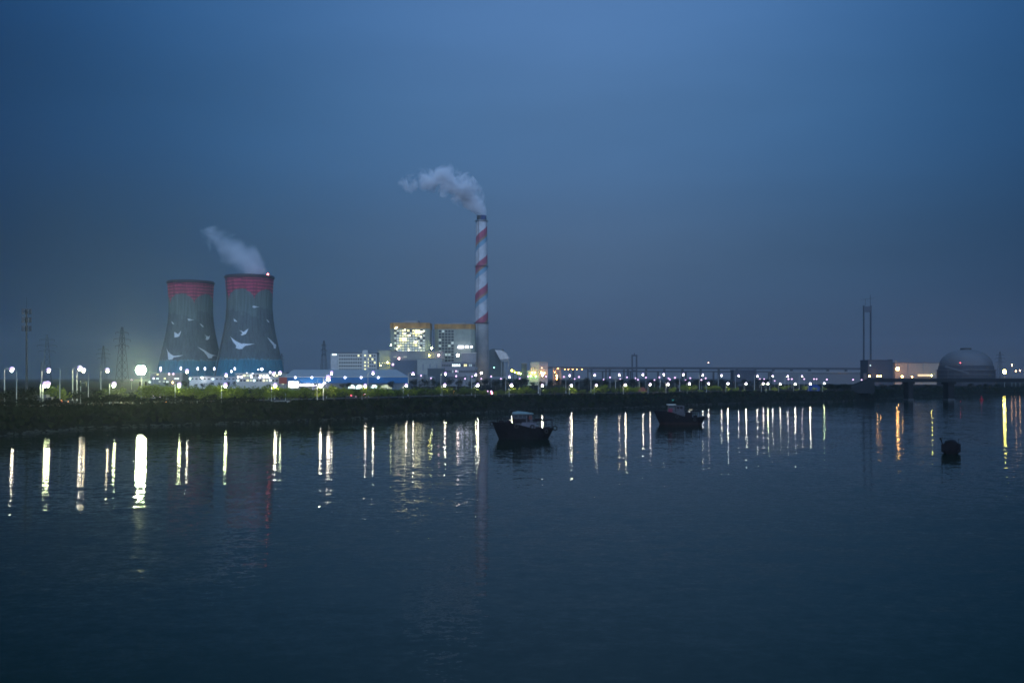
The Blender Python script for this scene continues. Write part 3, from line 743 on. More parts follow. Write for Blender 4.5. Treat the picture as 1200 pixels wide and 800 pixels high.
for px, py, r_ in ((463.5,384.5,1.4),(465,383.5,1.2),(474.5,386.5,1.3),(474,391,1.1),(472.5,397,1.6),(474.5,397.5,1.5),(480,393,1.3),(487,388.4,1.2),(489,388.6,1.5),(491,388.6,1.6),(493,388.4,1.3),(496,388.4,1.1),(493,394.3,1.1),(486.5,401,1.7),(488,400,1.3),(467.3,406,1),(465,409,.9),(479,410,1.1),(492,407.3,.8)):
    lamp_part(t, px, py, 1247.8, r_ * .8, glow('plant_work_light', (1, .92, .5), 7), o, 'work_light')
lamp_part(t, 505.6, 408, 1244, 1.0, glow('gap_light_yellow', (.95, 1, .45), 90), o, 'work_light')  # added lamp, lights the facing edges of the two boiler houses
lamp_part(t, 458, 404, 1243, .6, glow('gap_light_yellow', (.95, 1, .45), 90), o, 'work_light')
obj('roof_plant', mk(box, -8, 10, 8, 30, H + .01, H + 3.2), GREYC, t)

# second boiler house
t, hw, H, o = bld('boiler_house', 'dim boiler house with ochre roof band and green-grey lattice beside the chimney', 509, 556, 379.5, 1275, 42, PALEG, ORANGE, 6.4, 'boiler houses', c=5)
x0 = -hw + 5.2; x1 = hw - 5.2; z1 = H - 7.4; z0 = Z(424, 1275) - 4.8
for r_ in range(11):
    for c_ in range(5):
        dx_ = 20/5; dz_ = (z1-z0)/11
        win(t, x0 + dx_*(c_+.12), x0 + dx_*(c_+.88), z1 - dz_*(r_+.85), z1 - dz_*(r_+.15), 0, GLASS if rb.random() < .85 else W_DIM)
barrow(t, [x0 + 4*i for i in range(10)], [z1 - (z1-z0)*i/11 for i in range(12)], 0, x0, x1, z0, z1, .22, PALEG)
for px in (538, 540, 542): lamp_part(t, px, 406.5, 1272, 1.7, G_BLUEW, o, 'work_light')
for px in (546.5, 548, 552.6): lamp_part(t, px, 406.3, 1272, 1.35, G_BLUEW, o, 'work_light')
lamp_part(t, 536.4, 416.2, 1215, 1.7, glow('work_light_warm', (1, .8, .7), 40), o, 'work_light')
lamp_part(t, 514, 416.2, 1215, 1.2, glow('work_light_pink', (1, .6, .6), 25), o, 'work_light')
obj('roof_plant', mk(box, -6, 14, 8, 30, H + .01, H + 2.6), GREYC, t)

# lower blocks
t, hw, H, o = bld('plant_annex', 'low yellow-lit annex left of the bright boiler house', 442.5, 457.5, 410, 1240, 30, PALEG, GREYC)
for px in (444.5, 448, 451, 457): win(t, X(px, 1240) - o[0] - .5, X(px, 1240) - o[0] + .5, H*.62, H*.62 + 1, 0, W_HOT)
lamp_part(t, 454, 424.5, 1228, 1.0, G_YELLOW, o)
lamp_part(t, 446, 428, 1226, .5, G_YELLOW, o)
t, hw, H, o = bld('turbine_hall', 'long grey turbine hall below the two boiler houses', 457.5, 520, 411.5, 1225, 14, GREYC, GREYC)
barrow(t, [-hw + 2*hw*i/26 for i in range(27)], [H*.3, H*.55, H*.8], 0, -hw, hw, 2, H - 1, .2, PALEG)
lamp_part(t, 503, 416.4, 1218, .9, G_YELLOW, o); lamp_part(t, 467.4, 420, 1218, 1.1, G_ORANGE if False else glow('work_light_pink', (1, .6, .6), 25), o)
for px in (463, 475): win(t, X(px,1225)-o[0]-2, X(px,1225)-o[0]+2, H*.85-.6, H*.85, 0, W_MID)
t, hw, H, o = bld('plant_block', 'blue-grey windowless block at the left end of the plant', 462, 490, 421.5, 1190, 20, mat('slate_cladding', (.10, .13, .16)), GREYC)
lamp_part(t, 460.4, 427, 1180, 1.3, G_FAR, o); 
t, hw, H, o = bld('plant_block', 'pale upright block between the slate block and the office wing', 489, 518, 420, 1180, 20, mat('pale_cladding', (.33, .34, .30)), GREYC)
for i in range(3): win(t, -hw + 6 + i*8, -hw + 8 + i*8, H*.55, H*.8, 0, GREYC, 'louvre')
t, hw, H, o = bld('plant_block', 'low dark shed with sloping front in front of the pale block', 501, 520, 431, 1120, 16, mat('dark_cladding', (.06, .08, .09)), GREYC)
t, hw, H, o = bld('office_wing', 'grey office wing with a row of lit windows left of the chimney foot', 517, 557, 424, 1160, 18, mat('wing_grey', (.22, .22, .23)), GREYC)
for r_ in range(3):
    for i in range(20):
        m = GLASS
        if r_ == 0 and i in (6,7,8,9,10,13,14): m = W_COOL if i < 12 else W_HOT
        elif r_ == 0 and i in (16, 17): m = W_DIM
        elif r_ == 1 and i in (6, 9): m = W_DIM
        win(t, -hw + 1.2 + i*1.95, -hw + 2.5 + i*1.95, H - 5.2 - r_*7.2, H - 2.6 - r_*7.2, 0, m)
lamp_part(t, 534.4, 434.7, 1150, 1.0, G_FAR, o)
t, hw, H, o = bld('conveyor_house', 'slanted grey duct house against the chimney foot', 541, 558, 413, 1235, 10, GREYC, WHITE, .8)
# precipitator right of the chimney
Yp = 1290
t = thing('dust_filter_house', 'dark filter house with sloping silver duct right of the chimney', 'building', (X(586, Yp), Yp, 4.8))
def PXZ(px, py, o, Y): return (X(px, Y) - o[0], Z(py, Y) - o[2])
o = (X(586, Yp), Yp, 4.8)
def panel(name, pts, m, th, y=0):
    bm = bmesh.new(); q = [PXZ(a, c, o, Yp) for a, c in pts]
    A = [bm.verts.new((x, y, z)) for x, z in q]; B = [bm.verts.new((x, y + th, z)) for x, z in q]; n = len(q)
    bm.faces.new(A); bm.faces.new(B[::-1])
    for i in range(n): bm.faces.new((A[i], A[(i+1)%n], B[(i+1)%n], B[i]))
    return obj(name, bm, m, t)
panel('wall', [(573,441),(573,410),(577,408.5),(590,409),(590,441)], mat('dark_cladding', (.06, .08, .09)), 24, 3)
panel('duct', [(580,410),(587,410.2),(593,413.5),(597.5,420),(586,421)], mat('silver_duct', (.4, .42, .43), .4, metal=.5), 12, -4)
panel('hopper', [(586,421),(598,420.5),(596,424),(588,424)], GREYC, 12, -4)
for a in (587, 591, 595.5): panel('support_leg', [(a,424),(a+1.4,424),(a+1.4,441),(a,441)], GREYC, 1.6, -3)
obj('lamp', mk(ball, (X(579, Yp-6) - o[0], -6, Z(430.5, Yp-6) - 4.8), .7), glow('lamp_light_dim_green', (.3, 1, .5), 12), t)
obj('lamp', mk(ball, (X(564.3, 1320) - o[0], 1320 - Yp, Z(437, 1320) - 4.8), 1.3), glow('lamp_light_foot', (1, .8, .62), 70), t)

# plant clutter: pipes, tanks, stairs, ducts
PIPE = mat('dull_pipe', (.22, .23, .23), .5, .2, .4); rp = random.Random(4)
o = (X(476, 1172), 1172, 4.8); t = thing('pipe_rack', 'low steel pipe rack with dark pipes in front of the slate block', 'pipe rack', o)
for k in range(7): obj('support_leg', mk(box, -16 + k*5.4 - .25, -16 + k*5.4 + .25, -2, -1.5, 0, 9.5), POLE_D, t)
for k in range(4): obj('pipe', mk(bar, (-17, -1.8, 6.2 + k*1.05), (17.5, -1.8, 6.2 + k*1.05), .3 + .08*(k % 2), n=8), PIPE, t)
T0 = None
for i, (px, h_, r_, lab) in enumerate(((494.5, 13, 5.2, 'squat pale round tank in front of the pale upright block'), (506, 10, 4.2, 'smaller round tank right of the squat one'), (549, 12, 3.6, 'slim round tank at the foot of the office wing'))):
    Y = 1105; t = thing('storage_tank', lab, 'tank', (X(px, Y), Y, 4.8), 0, 'round tanks of the plant')
    obj('shell', mk(lathe, [(r_, -1), (r_, h_), (r_*.6, h_ + 1.1), (.01, h_ + 1.5)], 28), PIPE, t, smooth=False)
    obj('ladder', mk(box, r_*.5, r_*.5 + .5, -r_*.9 - .4, -r_*.9, 0, h_ + .8), POLE_D, t)
Y = 1236; o = (X(506.3, Y), Y, 4.8); t = thing('stair_tower', 'narrow open stair tower between the two boiler houses', 'stair tower', o)
bm = bmesh.new(); Hs = Z(386, Y) - 4.8
for x in (-2.2, 2.2):
    for y in (-1.6, 1.6): bar(bm, (x, y, 0), (x, y, Hs), .22, n=4)
obj('frame', bm, POLE_D, t)
for k in range(14):
    z = Hs * k / 14; bm = bmesh.new(); box(bm, -2.2, 2.2, -1.6, 1.6, z, z + .18); bar(bm, (-2.2 if k % 2 else 2.2, -1.2, z + .2), (2.2 if k % 2 else -2.2, -1.2, z + Hs/14), .18, n=4); obj('flight', bm, PIPE, t)
Y = 1218; o = (X(530, Y), Y, 4.8); t = thing('flue_duct', 'thick grey duct running towards the chimney foot', 'duct', o)
bm = bmesh.new(); bar(bm, (-14, 0, 24), (6, 0, 27), 2.3, n=8); bar(bm, (6, 0, 27), (30, 8, 20), 2.3, n=8); obj('pipe', bm, PIPE, t)
for x, z in ((-11, 22), (2, 24.2), (16, 22)): obj('support_leg', mk(box, x - .5, x + .5, -.4, .6, 0, z), POLE_D, t)
# white office block
Yb = 900
t, hw, H, o = bld('office_block', 'white five-storey office block with rows of dark windows', 388, 441.5, 413, Yb, 16, WHITE, mat('roof_dark', (.10, .12, .14)), .7)
for r_ in range(5):
    for i in range(19):
        if i < 3: continue
        lit = (r_, i) in ((0,13),(1,15),(0,11),(0,16),(2,15),(3,15),(1,17),(2,18)) 
        win(t, -hw + 1.0 + i*2.1, -hw + 2.3 + i*2.1, H - 3.6 - r_*3.1, H - 2.1 - r_*3.1, 0, W_HOT if lit else GLASS)
obj('stair_tower', mk(box, hw - 13, hw - 8, -.6, 8, 0, H + 2.2), WHITE, t)
for i in range(5):
    win(t, hw - 11.2, hw - 9.8, H - 3.2 - i*3.1, H - 2.0 - i*3.1, -.6, W_HOT if i in (0, 2, 3, 4) else GLASS)
obj('end_wall', mk(box, -hw - .3, -hw + 6, -.8, 15, 0, H - .71), mat('end_wall_grey', (.45, .45, .43)), t)
obj('lit_panel', mk(box, -hw + 1.2, -hw + 5, -1.0, -.82, H - 2.4, H - 1.3), W_COOL, t)
# blue hall
Yh = 820
t = thing('blue_hall', 'long low hall with pale roof and blue fascia, lamps along its front', 'building', (X(405, Yh), Yh, 4.8)); o = (X(405, Yh), Yh, 4.8)
a, c = X(333, Yh) - o[0], X(479, Yh) - o[0]; e = Z(441.2, Yh) - 4.8; e2 = Z(448.7, Yh) - 4.8; rt = Z(433, Yh + 30) - 4.8
bm = bmesh.new(); v = [bm.verts.new(p) for p in ((a, -1, e), (c, -1, e), (c - 14, 34, rt), (a, 34, rt), (a, -1, e - .5), (c, -1, e - .5), (c - 14, 34, rt - .5), (a, 34, rt - .5))]
for f in ((0,1,2,3),(7,6,5,4),(0,4,5,1),(1,5,6,2),(2,6,7,3),(3,7,4,0)): bm.faces.new([v[i] for i in f])
obj('roof', bm, ROOFG, t)
obj('fascia', mk(box, a, c, -.8, -.2, e2, e - .55), BLUEP, t); obj('gutter', mk(box, a, c, -1.25, -1.02, e - .35, e + .1), WHITE, t)
obj('wall', mk(box, a, c - 1, .3, 30, -.5, e2), mat('hall_wall', (.15, .17, .18)), t)
obj('end_panel', mk(box, a - 4, a + 2.5, -1.6, -.85, e2 - .5, e - .6), REDW, t)
for px in (412, 421, 438.5, 452): 
    x = X(px, Yh) - o[0]; w_ = 3.0 if px != 452 else 5
    bm = bmesh.new(); n = 10; A = [bm.verts.new((x + w_*math.cos(math.pi*i/n), .15, .8 + 2.2*math.sin(math.pi*i/n) * (e2-1)/3)) for i in range(n+1)]; B = [bm.verts.new((q.co.x, .29, q.co.z)) for q in A]
    bm.faces.new(A); bm.faces.new(B[::-1])
    for i in range(n): bm.faces.new((A[i], A[i+1], B[i+1], B[i]))
    bm.faces.new((A[0], B[0], B[n], A[n]))
    obj('lit_opening', bm, W_MID if px == 452 else W_COOL, t)
for px in (346, 365.5, 404.3, 423.2, 443.2): lamp_part(t, px, 442.2, Yh - 2.6, .95, G_BLUEW, o, 'wall_lamp')
for px in (352.3, 355.8, 359.5, 363, 366.8, 370.3, 374, 377.5): lamp_part(t, px, 450.8, Yh - 6, .8, glow('row_lamp', (1, .86, 1), 30), o, 'row_lamp')
lamp_part(t, 380.3, 448.5, Yh - 8, .9, G_BLUEW, o, 'wall_lamp')
# bright signboard box
o = (X(343.7, 800), 800, 4.8)
t = thing('lit_kiosk', 'glowing cream kiosk at the left end of the blue hall', 'kiosk', o)
kx = (X(349.8, 800) - X(337.6, 800)) / 2; zt = Z(446.6, 800) - 4.8; zl = Z(454, 800) - 4.8
obj('wall', mk(box, -kx, kx, 0, 4, 0, zt), mat('kiosk_wall', (.5, .5, .45)), t)
obj('light_panel', mk(box, -kx + .2, kx - .2, -.25, -.02, max(.4, zl), (zt+zl)/2 - .12), glow('kiosk_glow', (1, .95, .75), 3.0), t)
obj('light_panel', mk(box, -kx + .2, kx - .2, -.25, -.02, (zt+zl)/2 + .12, zt - .1), glow('kiosk_glow', (1, .95, .75), 3.0), t)
# lit white buildings below the towers
Yw = 860
t, hw, H, o = bld('admin_building', 'floodlit white building below the right cooling tower', 276, 327, 437, Yw, 18, WHITE, WHITE)
for r_ in range(2):
    for i in range(13):
        win(t, -hw + 1.2 + i*2.8, -hw + 3.0 + i*2.8, H - 3.0 - r_*4.2, H - 1.4 - r_*4.2 + (.0), 0, [GLASS, W_MID, GLASS, W_COOL, W_HOT][(i*7 + r_*3) % 5])
barrow(t, [-hw + 2.8*i + .4 for i in range(14)], [H - 4.6], 0, -hw, hw, 0, H - .9, .22, WHITE, 'pilasters')
for px, py, r_ in ((279,441.5,1.1),(283,441.5,1.1),(294.6,441.8,1.0),(304.5,442,1.1),(309,441.5,1.2),(312.5,441.7,1.2),(315,442.5,1.0)): lamp_part(t, px, py, Yw - 3, r_ * .8, G_BLUEW, o, 'wall_lamp')
for px, py, r_ in ((306.7,432.4,1.2),(302.6,433,.6),(316.5,436,.9),(296,437.5,.5),(289,436.8,.4)): lamp_part(t, px, py, Yw - 2, r_, G_BLUEW, o, 'roof_lamp')
t, hw, H, o = bld('gatehouse', 'narrow pale block with two lit windows right of the floodlit building', 328, 336, 436, 850, 12, mat('gate_grey', (.3, .32, .3)), GREYC)
win(t, -1.4, 1.6, H - 7.0, H - 5.2, 0, W_HOT); win(t, -1.4, 1.2, H - 10.6, H - 9.0, 0, W_MID)
t, hw, H, o = bld('workshop', 'low pale building with a row of small windows below the left tower', 222, 275.5, 440.5, 900, 16, mat('workshop_wall', (.55, .57, .57)), ROOFG)
for i in range(11): win(t, -hw + 1.6 + i*3.7, -hw + 3.6 + i*3.7, H - 3.2, H - 2.0, 0, GLASS if i != 5 else W_COOL)
lamp_part(t, 236.5, 442.5, 895, .6, G_WHITE, o); lamp_part(t, 222.5, 443.5, 895, .7, glow('lamp_light_dim_cool', (.75, .95, .8), 14), o)
t, hw, H, o = bld('workshop', 'dim building with scattered lit windows right of the floodlight', 176, 214, 437, 930, 16, mat('dim_wall', (.2, .23, .24)), ROOFG)
for px, py, m in ((180,443.5,W_COOL),(184.5,443.5,W_COOL),(193,443.3,W_HOT),(175.5,447.5,W_COOL),(208.5,443.5,W_COOL),(205.5,443.5,W_COOL),(196,447.5,W_COOL),(192,447,W_DIM),(187,447,W_DIM),(198,438.5,W_HOT),(203,438.3,W_HOT),(184.5,438.5,W_HOT)):
    x, z = PXZ(px, py, o, 930); win(t, x - .9, x + .9, max(.3, z - .6), z + .6, 0, m)
lamp_part(t, 202.5, 448, 925, .7, G_ORANGE, o)
# plant lamps standing in front of the towers
YL = lambda: 0
PLs = [(188,431.5,.8),(211.8,431.5,1.0),(231.6,432,1.0),(240,432,1.25),(251,432,1.05),(275,432,1.15),(271,435,1.1)]
FLm = far_lamp('mast_lamp', G_BLUEW, 1.0); FLm['group'] = 'white mast lamps in front of the cooling towers'
for i, (px, py, r_) in enumerate(PLs):
    Y = 1120; k = (Z(py, Y) - 4.8) / 10.2; lab = f'white mast lamp before the cooling towers, {nth(i)} in the list'
    lab = f'white mast lamp before the cooling towers, {nth(sorted(q[0] for q in PLs).index(px))} from the left'
    if i == 0: FLm.location = (X(px, Y), Y, 4.8); FLm.scale = (1, 1, k); FLm['label'] = lab; m0 = FLm
    else: dup(FLm, (X(px, Y), Y, 4.8), lab, None, (1.0, 1.0, k))

# green-lit block etc.
Yg = 1250
t, hw, H, o = bld('transfer_house', 'grey block with its left part lit vivid green', 632, 642, 424, Yg, 14, mat('transfer_grey', (.28, .27, .28)), GREYC, .6)
gx0, gx1 = X(621.8, Yg) - o[0], X(631.9, Yg) - o[0]
obj('green_lit_wing', mk(box, gx0, gx1, 0, 12, 0, H - .1), mat('wing_wall', (.4, .45, .35)), t)  # green of the lamp light also tinted into this wall colour
obj('low_wing', mk(box, X(618, Yg) - o[0], gx0, 0, 12, 0, Z(434, Yg) - 4.8), mat('wing_wall', (.4, .45, .35)), t)
for px, py in ((623.5, 431), (626.5, 431)): x, z = PXZ(px, py, o, Yg); win(t, x-.6, x+.6, z-.8, z+.8, 0, GLASS)
x, z = PXZ(635, 430.8, o, Yg); win(t, x-.7, x+.7, z-.7, z+.7, 0, glow('window_orange', (1, .6, .3), 2.5))
for px, py, g, r_ in ((623.5,436.6,G_ORANGE,.9),(626.8,436.6,G_ORANGE,.8),(634.5,436.4,G_ORANGE,1),(638,437,G_ORANGE,.8),(622,440.5,G_GREEN,.8),(628,441,G_GREEN,.7)): lamp_part(t, px, py, Yg - 5, r_, g, o)
t, hw, H, o = bld('transfer_house', 'narrow dark block left of the green-lit one', 611, 617.4, 425.5, 1260, 10, mat('dark_cladding', (.06, .08, .09)), GREYC)
lamp_part(t, 610.5, 438, 1252, .5, G_GREEN, o)
o = (X(604, 1260), 1260, 4.8)
t = thing('inclined_conveyor', 'short sloping conveyor lit yellow and green between filter house and dark block', 'conveyor', o)
bm = bmesh.new(); bar(bm, (X(598.5,1260)-o[0], 0, Z(433.5,1260)-4.8), (X(610,1260)-o[0], 0, Z(438.5,1260)-4.8), 1.9, n=4); obj('gallery', bm, mat('conveyor_yellow', (.4, .36, .12)), t)
for px in (601.5, 606.5): obj('support_leg', mk(bar, (X(px,1260)-o[0], 0, 0), (X(px,1260)-o[0], 0, Z(436,1260)-4.8), .4), POLE_D, t)
lamp_part(t, 599.8, 434, 1255, .8, G_YELLOW, o); lamp_part(t, 608, 437, 1255, 1.0, G_YELLOW, o); lamp_part(t, 603.5, 436.3, 1255, .5, G_GREEN, o)
# orange trestle tower
o = (X(653, 1300), 1300, 4.8)
t = thing('conveyor_tower', 'orange-lit steel trestle tower where the long conveyor starts', 'tower', o)
bm = bmesh.new(); xa, xb = X(648.5,1300)-o[0], X(657,1300)-o[0]; zt = Z(430.5,1300)-4.8
TR = mat('trestle_steel', (.35, .28, .22))
for x in (xa, (xa+xb)/2 - .6, (xa+xb)/2 + .6, xb):
    for y in (0, 7): bar(bm, (x, y, 0), (x, y, zt), .7, n=4)
obj('frame', bm, TR, t)
bm = bmesh.new()
for k in range(5):
    for y in (0, 7):
        z0_ = zt*k/5; z1_ = zt*(k+1)/5
        for p, q in ((xa, (xa+xb)/2-.6), ((xa+xb)/2+.6, xb)): bar(bm, (p, y, z0_), (q, y, z1_), .3, n=4); bar(bm, (q, y, z0_), (p, y, z1_), .3, n=4); bar(bm, (p, y, z1_), (q, y, z1_), .3, n=4)
obj('bracing', bm, TR, t)
lamp_part(t, 652.5, 440.2, 1292, 1.0, G_ORANGE, o); lamp_part(t, 650, 436, 1294, .4, G_ORANGE, o); lamp_part(t, 654, 431.5, 1294, .35, G_ORANGE, o)
lamp_part(t, 652.5, 443.5, 1288, .9, G_ORANGE, o)

# long elevated conveyor / viaduct and far bridge
def viaduct(name, label, cat, px0, px1, py, Y, th, step, m, pierw=1.6, slope=0.0, y1=None):
    Y1 = y1 or Y; o = (X(px0, Y), Y, 4.8); t = thing(name, label, cat, o)
    za = Z(py, Y); zb_ = Z(py + slope, Y1)
    a = Vector((0, 0, za - 4.8)); b_ = Vector((X(px1, Y1) - o[0], Y1 - Y, zb_ - 4.8))
    bm = bmesh.new(); n = 40
    for k in range(n):
        p = a.lerp(b_, k/n); q = a.lerp(b_, (k+1)/n)
        v = [bm.verts.new(c) for c in (p+Vector((0,-4,-th)), q+Vector((0,-4,-th)), q+Vector((0,4,-th)), p+Vector((0,4,-th)), p+Vector((0,-4,0)), q+Vector((0,-4,0)), q+Vector((0,4,0)), p+Vector((0,4,0)))]
        for f in ((0,3,2,1),(4,5,6,7),(0,1,5,4),(2,3,7,6)): bm.faces.new([v[i] for i in f])
        if k == 0: bm.faces.new([v[i] for i in (3,0,4,7)])
        if k == n-1: bm.faces.new([v[i] for i in (1,2,6,5)])
    bmesh.ops.remove_doubles(bm, verts=bm.verts, dist=.01)
    obj('deck', bm, m, t)
    N_ = max(2, int((px1 - px0) / step))
    for k in range(N_):
        p = a.lerp(b_, (k+.5)/N_); obj('pier', mk(box, p.x-pierw, p.x+pierw, p.y-3, p.y+3, -1, p.z - th), m, t)
    return t, o
t, o = viaduct('conveyor_bridge', 'long dark conveyor bridge running right from the orange trestle', 'conveyor', 657, 742, 430.5, 1300, 2.6, 18, mat('conveyor_dark', (.07, .075, .085)), .7, 0.0)
for px in (662, 666, 671, 676, 682): lamp_part(t, px, 432.6, 1294, .3, G_ORANGE, o, 'deck_lamp')
t, o = viaduct('far_bridge', 'far road bridge crossing the whole right half at the skyline', 'bridge', 640, 1130, 429.6, 1900, 4.0, 21, mat('bridge_grey', (.05, .055, .065)), 1.8, 1.5)
obj('deck_lamp', mk(ball, (X(830, 1896) - o[0], -6, Z(424.9, 1896) - 4.8), 1.0), glow('deck_lamp_warm', (1, .6, .45), 8), t)
viaduct('lower_viaduct', 'lower faint viaduct beneath the far bridge', 'viaduct', 690, 1015, 434.2, 1600, 2.0, 30, mat('bridge_grey', (.05, .055, .065)), 1.0, .8)
Yt = 1950
o = (X(743.5, Yt), Yt, 4.8); t = thing('bridge_pylon', 'pale arch-topped bridge pylon far behind the lamp row', 'tower', o); m = mat('pylon_grey', (.07, .075, .09)); H = Z(415.5, Yt) - 4.8
for s_ in (-1, 1): obj('leg', mk(box, s_*4.2 - 1.3, s_*4.2 + 1.3, -3, 3, -1, H - 3), m, t)
obj('crossbeam', mk(box, -5.5, 5.5, -3.1, 3.1, H - 3, H), m, t); obj('crossbeam', mk(box, -2.9, 2.9, -2.5, 2.5, H*.4, H*.4 + 3), m, t)
obj('cap', mk(bar, (0, 0, H), (0, 0, H + 3), .8), m, t)
Yt = 2000
o = (X(1016.5, Yt), Yt, 4.8); t = thing('unfinished_tower', 'very tall twin-legged tower under construction, faint above the skyline', 'tower', o); H = Z(358, Yt) - 4.8; m = mat('pylon_grey', (.07, .075, .09))
for s_ in (-1, 1):
    obj('leg', mk(box, s_*7 - .9, s_*7 + .9, -3, 3, -1, H), m, t)
obj('crossbeam', mk(box, -5.5, 5.5, -2.6, 2.6, H - 13, H - 2), m, t)
bm = bmesh.new(); bar(bm, (6, 0, H), (6, 0, H + 22), .7, n=4); bar(bm, (-12, 0, H + 12), (14, 0, H + 15), .5, n=4); bar(bm, (-4, 0, H), (-4, 0, H + 14), .5, n=4); obj('crane', bm, m, t)

# right-hand port buildings
t, hw, H, o = bld('warehouse', 'dark blocky warehouse right of the tall twin tower', 1017.5, 1043.5, 421.5, 1150, 26, mat('warehouse_dark', (.045, .055, .075)), mat('warehouse_dark', (.045, .055, .075)))
obj('side_tower', mk(box, hw + .2, hw + 3.6, 2, 10, -1, H + .5), mat('warehouse_dark', (.045, .055, .075)), t)
obj('side_wing', mk(box, -hw - 5, -hw - .2, 2, 12, -1, H*.5), mat('warehouse_dark', (.045, .055, .075)), t)
x, z = PXZ(1020, 428, o, 1150); win(t, x-.5, x+.5, z-.5, z+.5, 0, W_COOL)
for px in (1019, 1028.5, 1032): lamp_part(t, px, 440.6, 1138, .85, G_ORANGE, o)
t, hw, H, o = bld('storage_shed', 'pale storage shed washed in orange light beside the dome', 1049, 1107, 424.5, 1400, 30, mat('shed_warm_glow', (.30, .25, .21)), mat('shed_roof', (.12, .12, .13)), 1.2)  # warm glow of the lamps put into the wall colour
for px, py, r_, g in ((1052,432,2.2,G_ORANGE),(1057.5,441,1.2,G_ORANGE),(1069,441.5,.8,G_ORANGE)): lamp_part(t, px, py, 1380, r_, g, o)
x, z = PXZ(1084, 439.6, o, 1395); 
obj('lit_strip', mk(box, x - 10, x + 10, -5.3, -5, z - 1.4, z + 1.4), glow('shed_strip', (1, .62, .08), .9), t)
lamp_part(t, 1092, 440, 1380, .8, G_YELLOW, o)
for px in (1064, 1082): obj('downpipe', mk(box, X(px,1400)-o[0]-.4, X(px,1400)-o[0]+.4, -.6, -.01, 0, H-1.3), GREYC, t)
t, hw, H, o = bld('long_warehouse', 'long pale low warehouse left of the dark blocky one', 905, 1013, 435, 1500, 24, mat('long_pale', (.13, .14, .15)), ROOFG, 1.0)
for i in range(24): win(t, hw - 3 - i*3.2 - 1.6, hw - 3 - i*3.2, H - 4.2, H - 2.6, 0, GLASS)
t, hw, H, o = bld('warehouse', 'small dark flat-roofed warehouse behind the lamp row', 860, 884, 433.2, 1200, 18, mat('warehouse_dark', (.045, .055, .075)), mat('warehouse_dark', (.045, .055, .075)), 3.0)
# dome
Yd = 1230; o = (X(1132, Yd), Yd, 4.8)
t = thing('storage_dome', 'large silver storage dome with dark cap and dark lower ring', 'dome', o)
Rd = 31.5 * Yd / F; Hd = Z(409.5, Yd) - 4.8; zs = Z(428.5, Yd) - 4.8
bm = bmesh.new(); lathe(bm, [(Rd * .92 * math.cos(a) ** .9 if a < 1.56 else 0.01, zs + (Hd - zs) * math.sin(a)) for a in [i * math.pi/2/14 for i in range(15)]], 48)
obj('dome_roof', bm, mat('dome_silver', (.095, .10, .11), .6, .12, .05), t, smooth=True)
obj('wall', mk(lathe, [(Rd, -1), (Rd, zs - 5), (Rd*.97, zs - 5), (Rd*.94, zs)], 48), mat('dome_wall', (.035, .04, .05)), t)
bm = bmesh.new(); lathe(bm, [(Rd*1.03, zs - 5.6), (Rd*1.03, zs - 4.8), (Rd*.95, zs - 4.8)], 48); lathe(bm, [(Rd*1.02, zs - 11), (Rd*1.02, zs - 10.2), (Rd*.99, zs - 10.2)], 48); obj('walkway', bm, mat('walk_pale', (.12, .12, .13)), t)
obj('roof_cap', mk(lathe, [(6.5, Hd - 1), (6.5, Hd + 1.8), (.01, Hd + 2.2)], 20), POLE_D, t)
lamp_part(t, 1125.5, 425, Yd - 30, .35, G_RED, o)
t = thing('side_conveyor', 'dark sloping conveyor leaning against the storage dome', 'conveyor', (X(1112, 1170), 1170, 4.8)); o = (X(1112, 1170), 1170, 4.8)
obj('gallery', mk(bar, (X(1107,1170)-o[0], 0, Z(429,1170)-4.8), (X(1135,1170)-o[0], 0, Z(437,1170)-4.8), 1.6, n=4), mat('conveyor_dark', (.07, .075, .085)), t)
for px, py in ((1111, 430.2), (1119, 432.5), (1128, 435)): obj('support_leg', mk(bar, (X(px,1170)-o[0], 0, 0), (X(px,1170)-o[0], 0, Z(py,1170)-4.8), .35), POLE_D, t)
# far right lamps
fr = far_lamp('harbour_lamp', G_YELLOW, 1.5); fr['group'] = 'harbour lamps at the far right'
HL = [(1177.3,435.5,'big yellow harbour lamp right of the dome'), (1190.5,434.6,'orange harbour lamp near the right edge'), (1195.5,434,'last small harbour lamp at the right edge'), (1186,427.5,'small reddish lamp high at the right')]
for i, (px, py, lab) in enumerate(HL):
    Y = 1000 if i == 0 else 1150; k = (Z(py, Y) - 4.8) / 10.2
    if i == 0:
        fr.location = (X(px, Y), Y, 4.8); fr.scale = (1, 1, k); fr['label'] = lab
        fr2 = far_lamp('harbour_lamp', glow('lamp_light_small_orange', (1, .5, .2), 18), .6); fr2['group'] = 'harbour lamps at the far right'
    elif i == 1: fr2.location = (X(px, Y), Y, 4.8); fr2.scale = (1, 1, k); fr2['label'] = lab
    else: dup(fr2, (X(px, Y), Y, 4.8), lab, None, (1, 1, k))

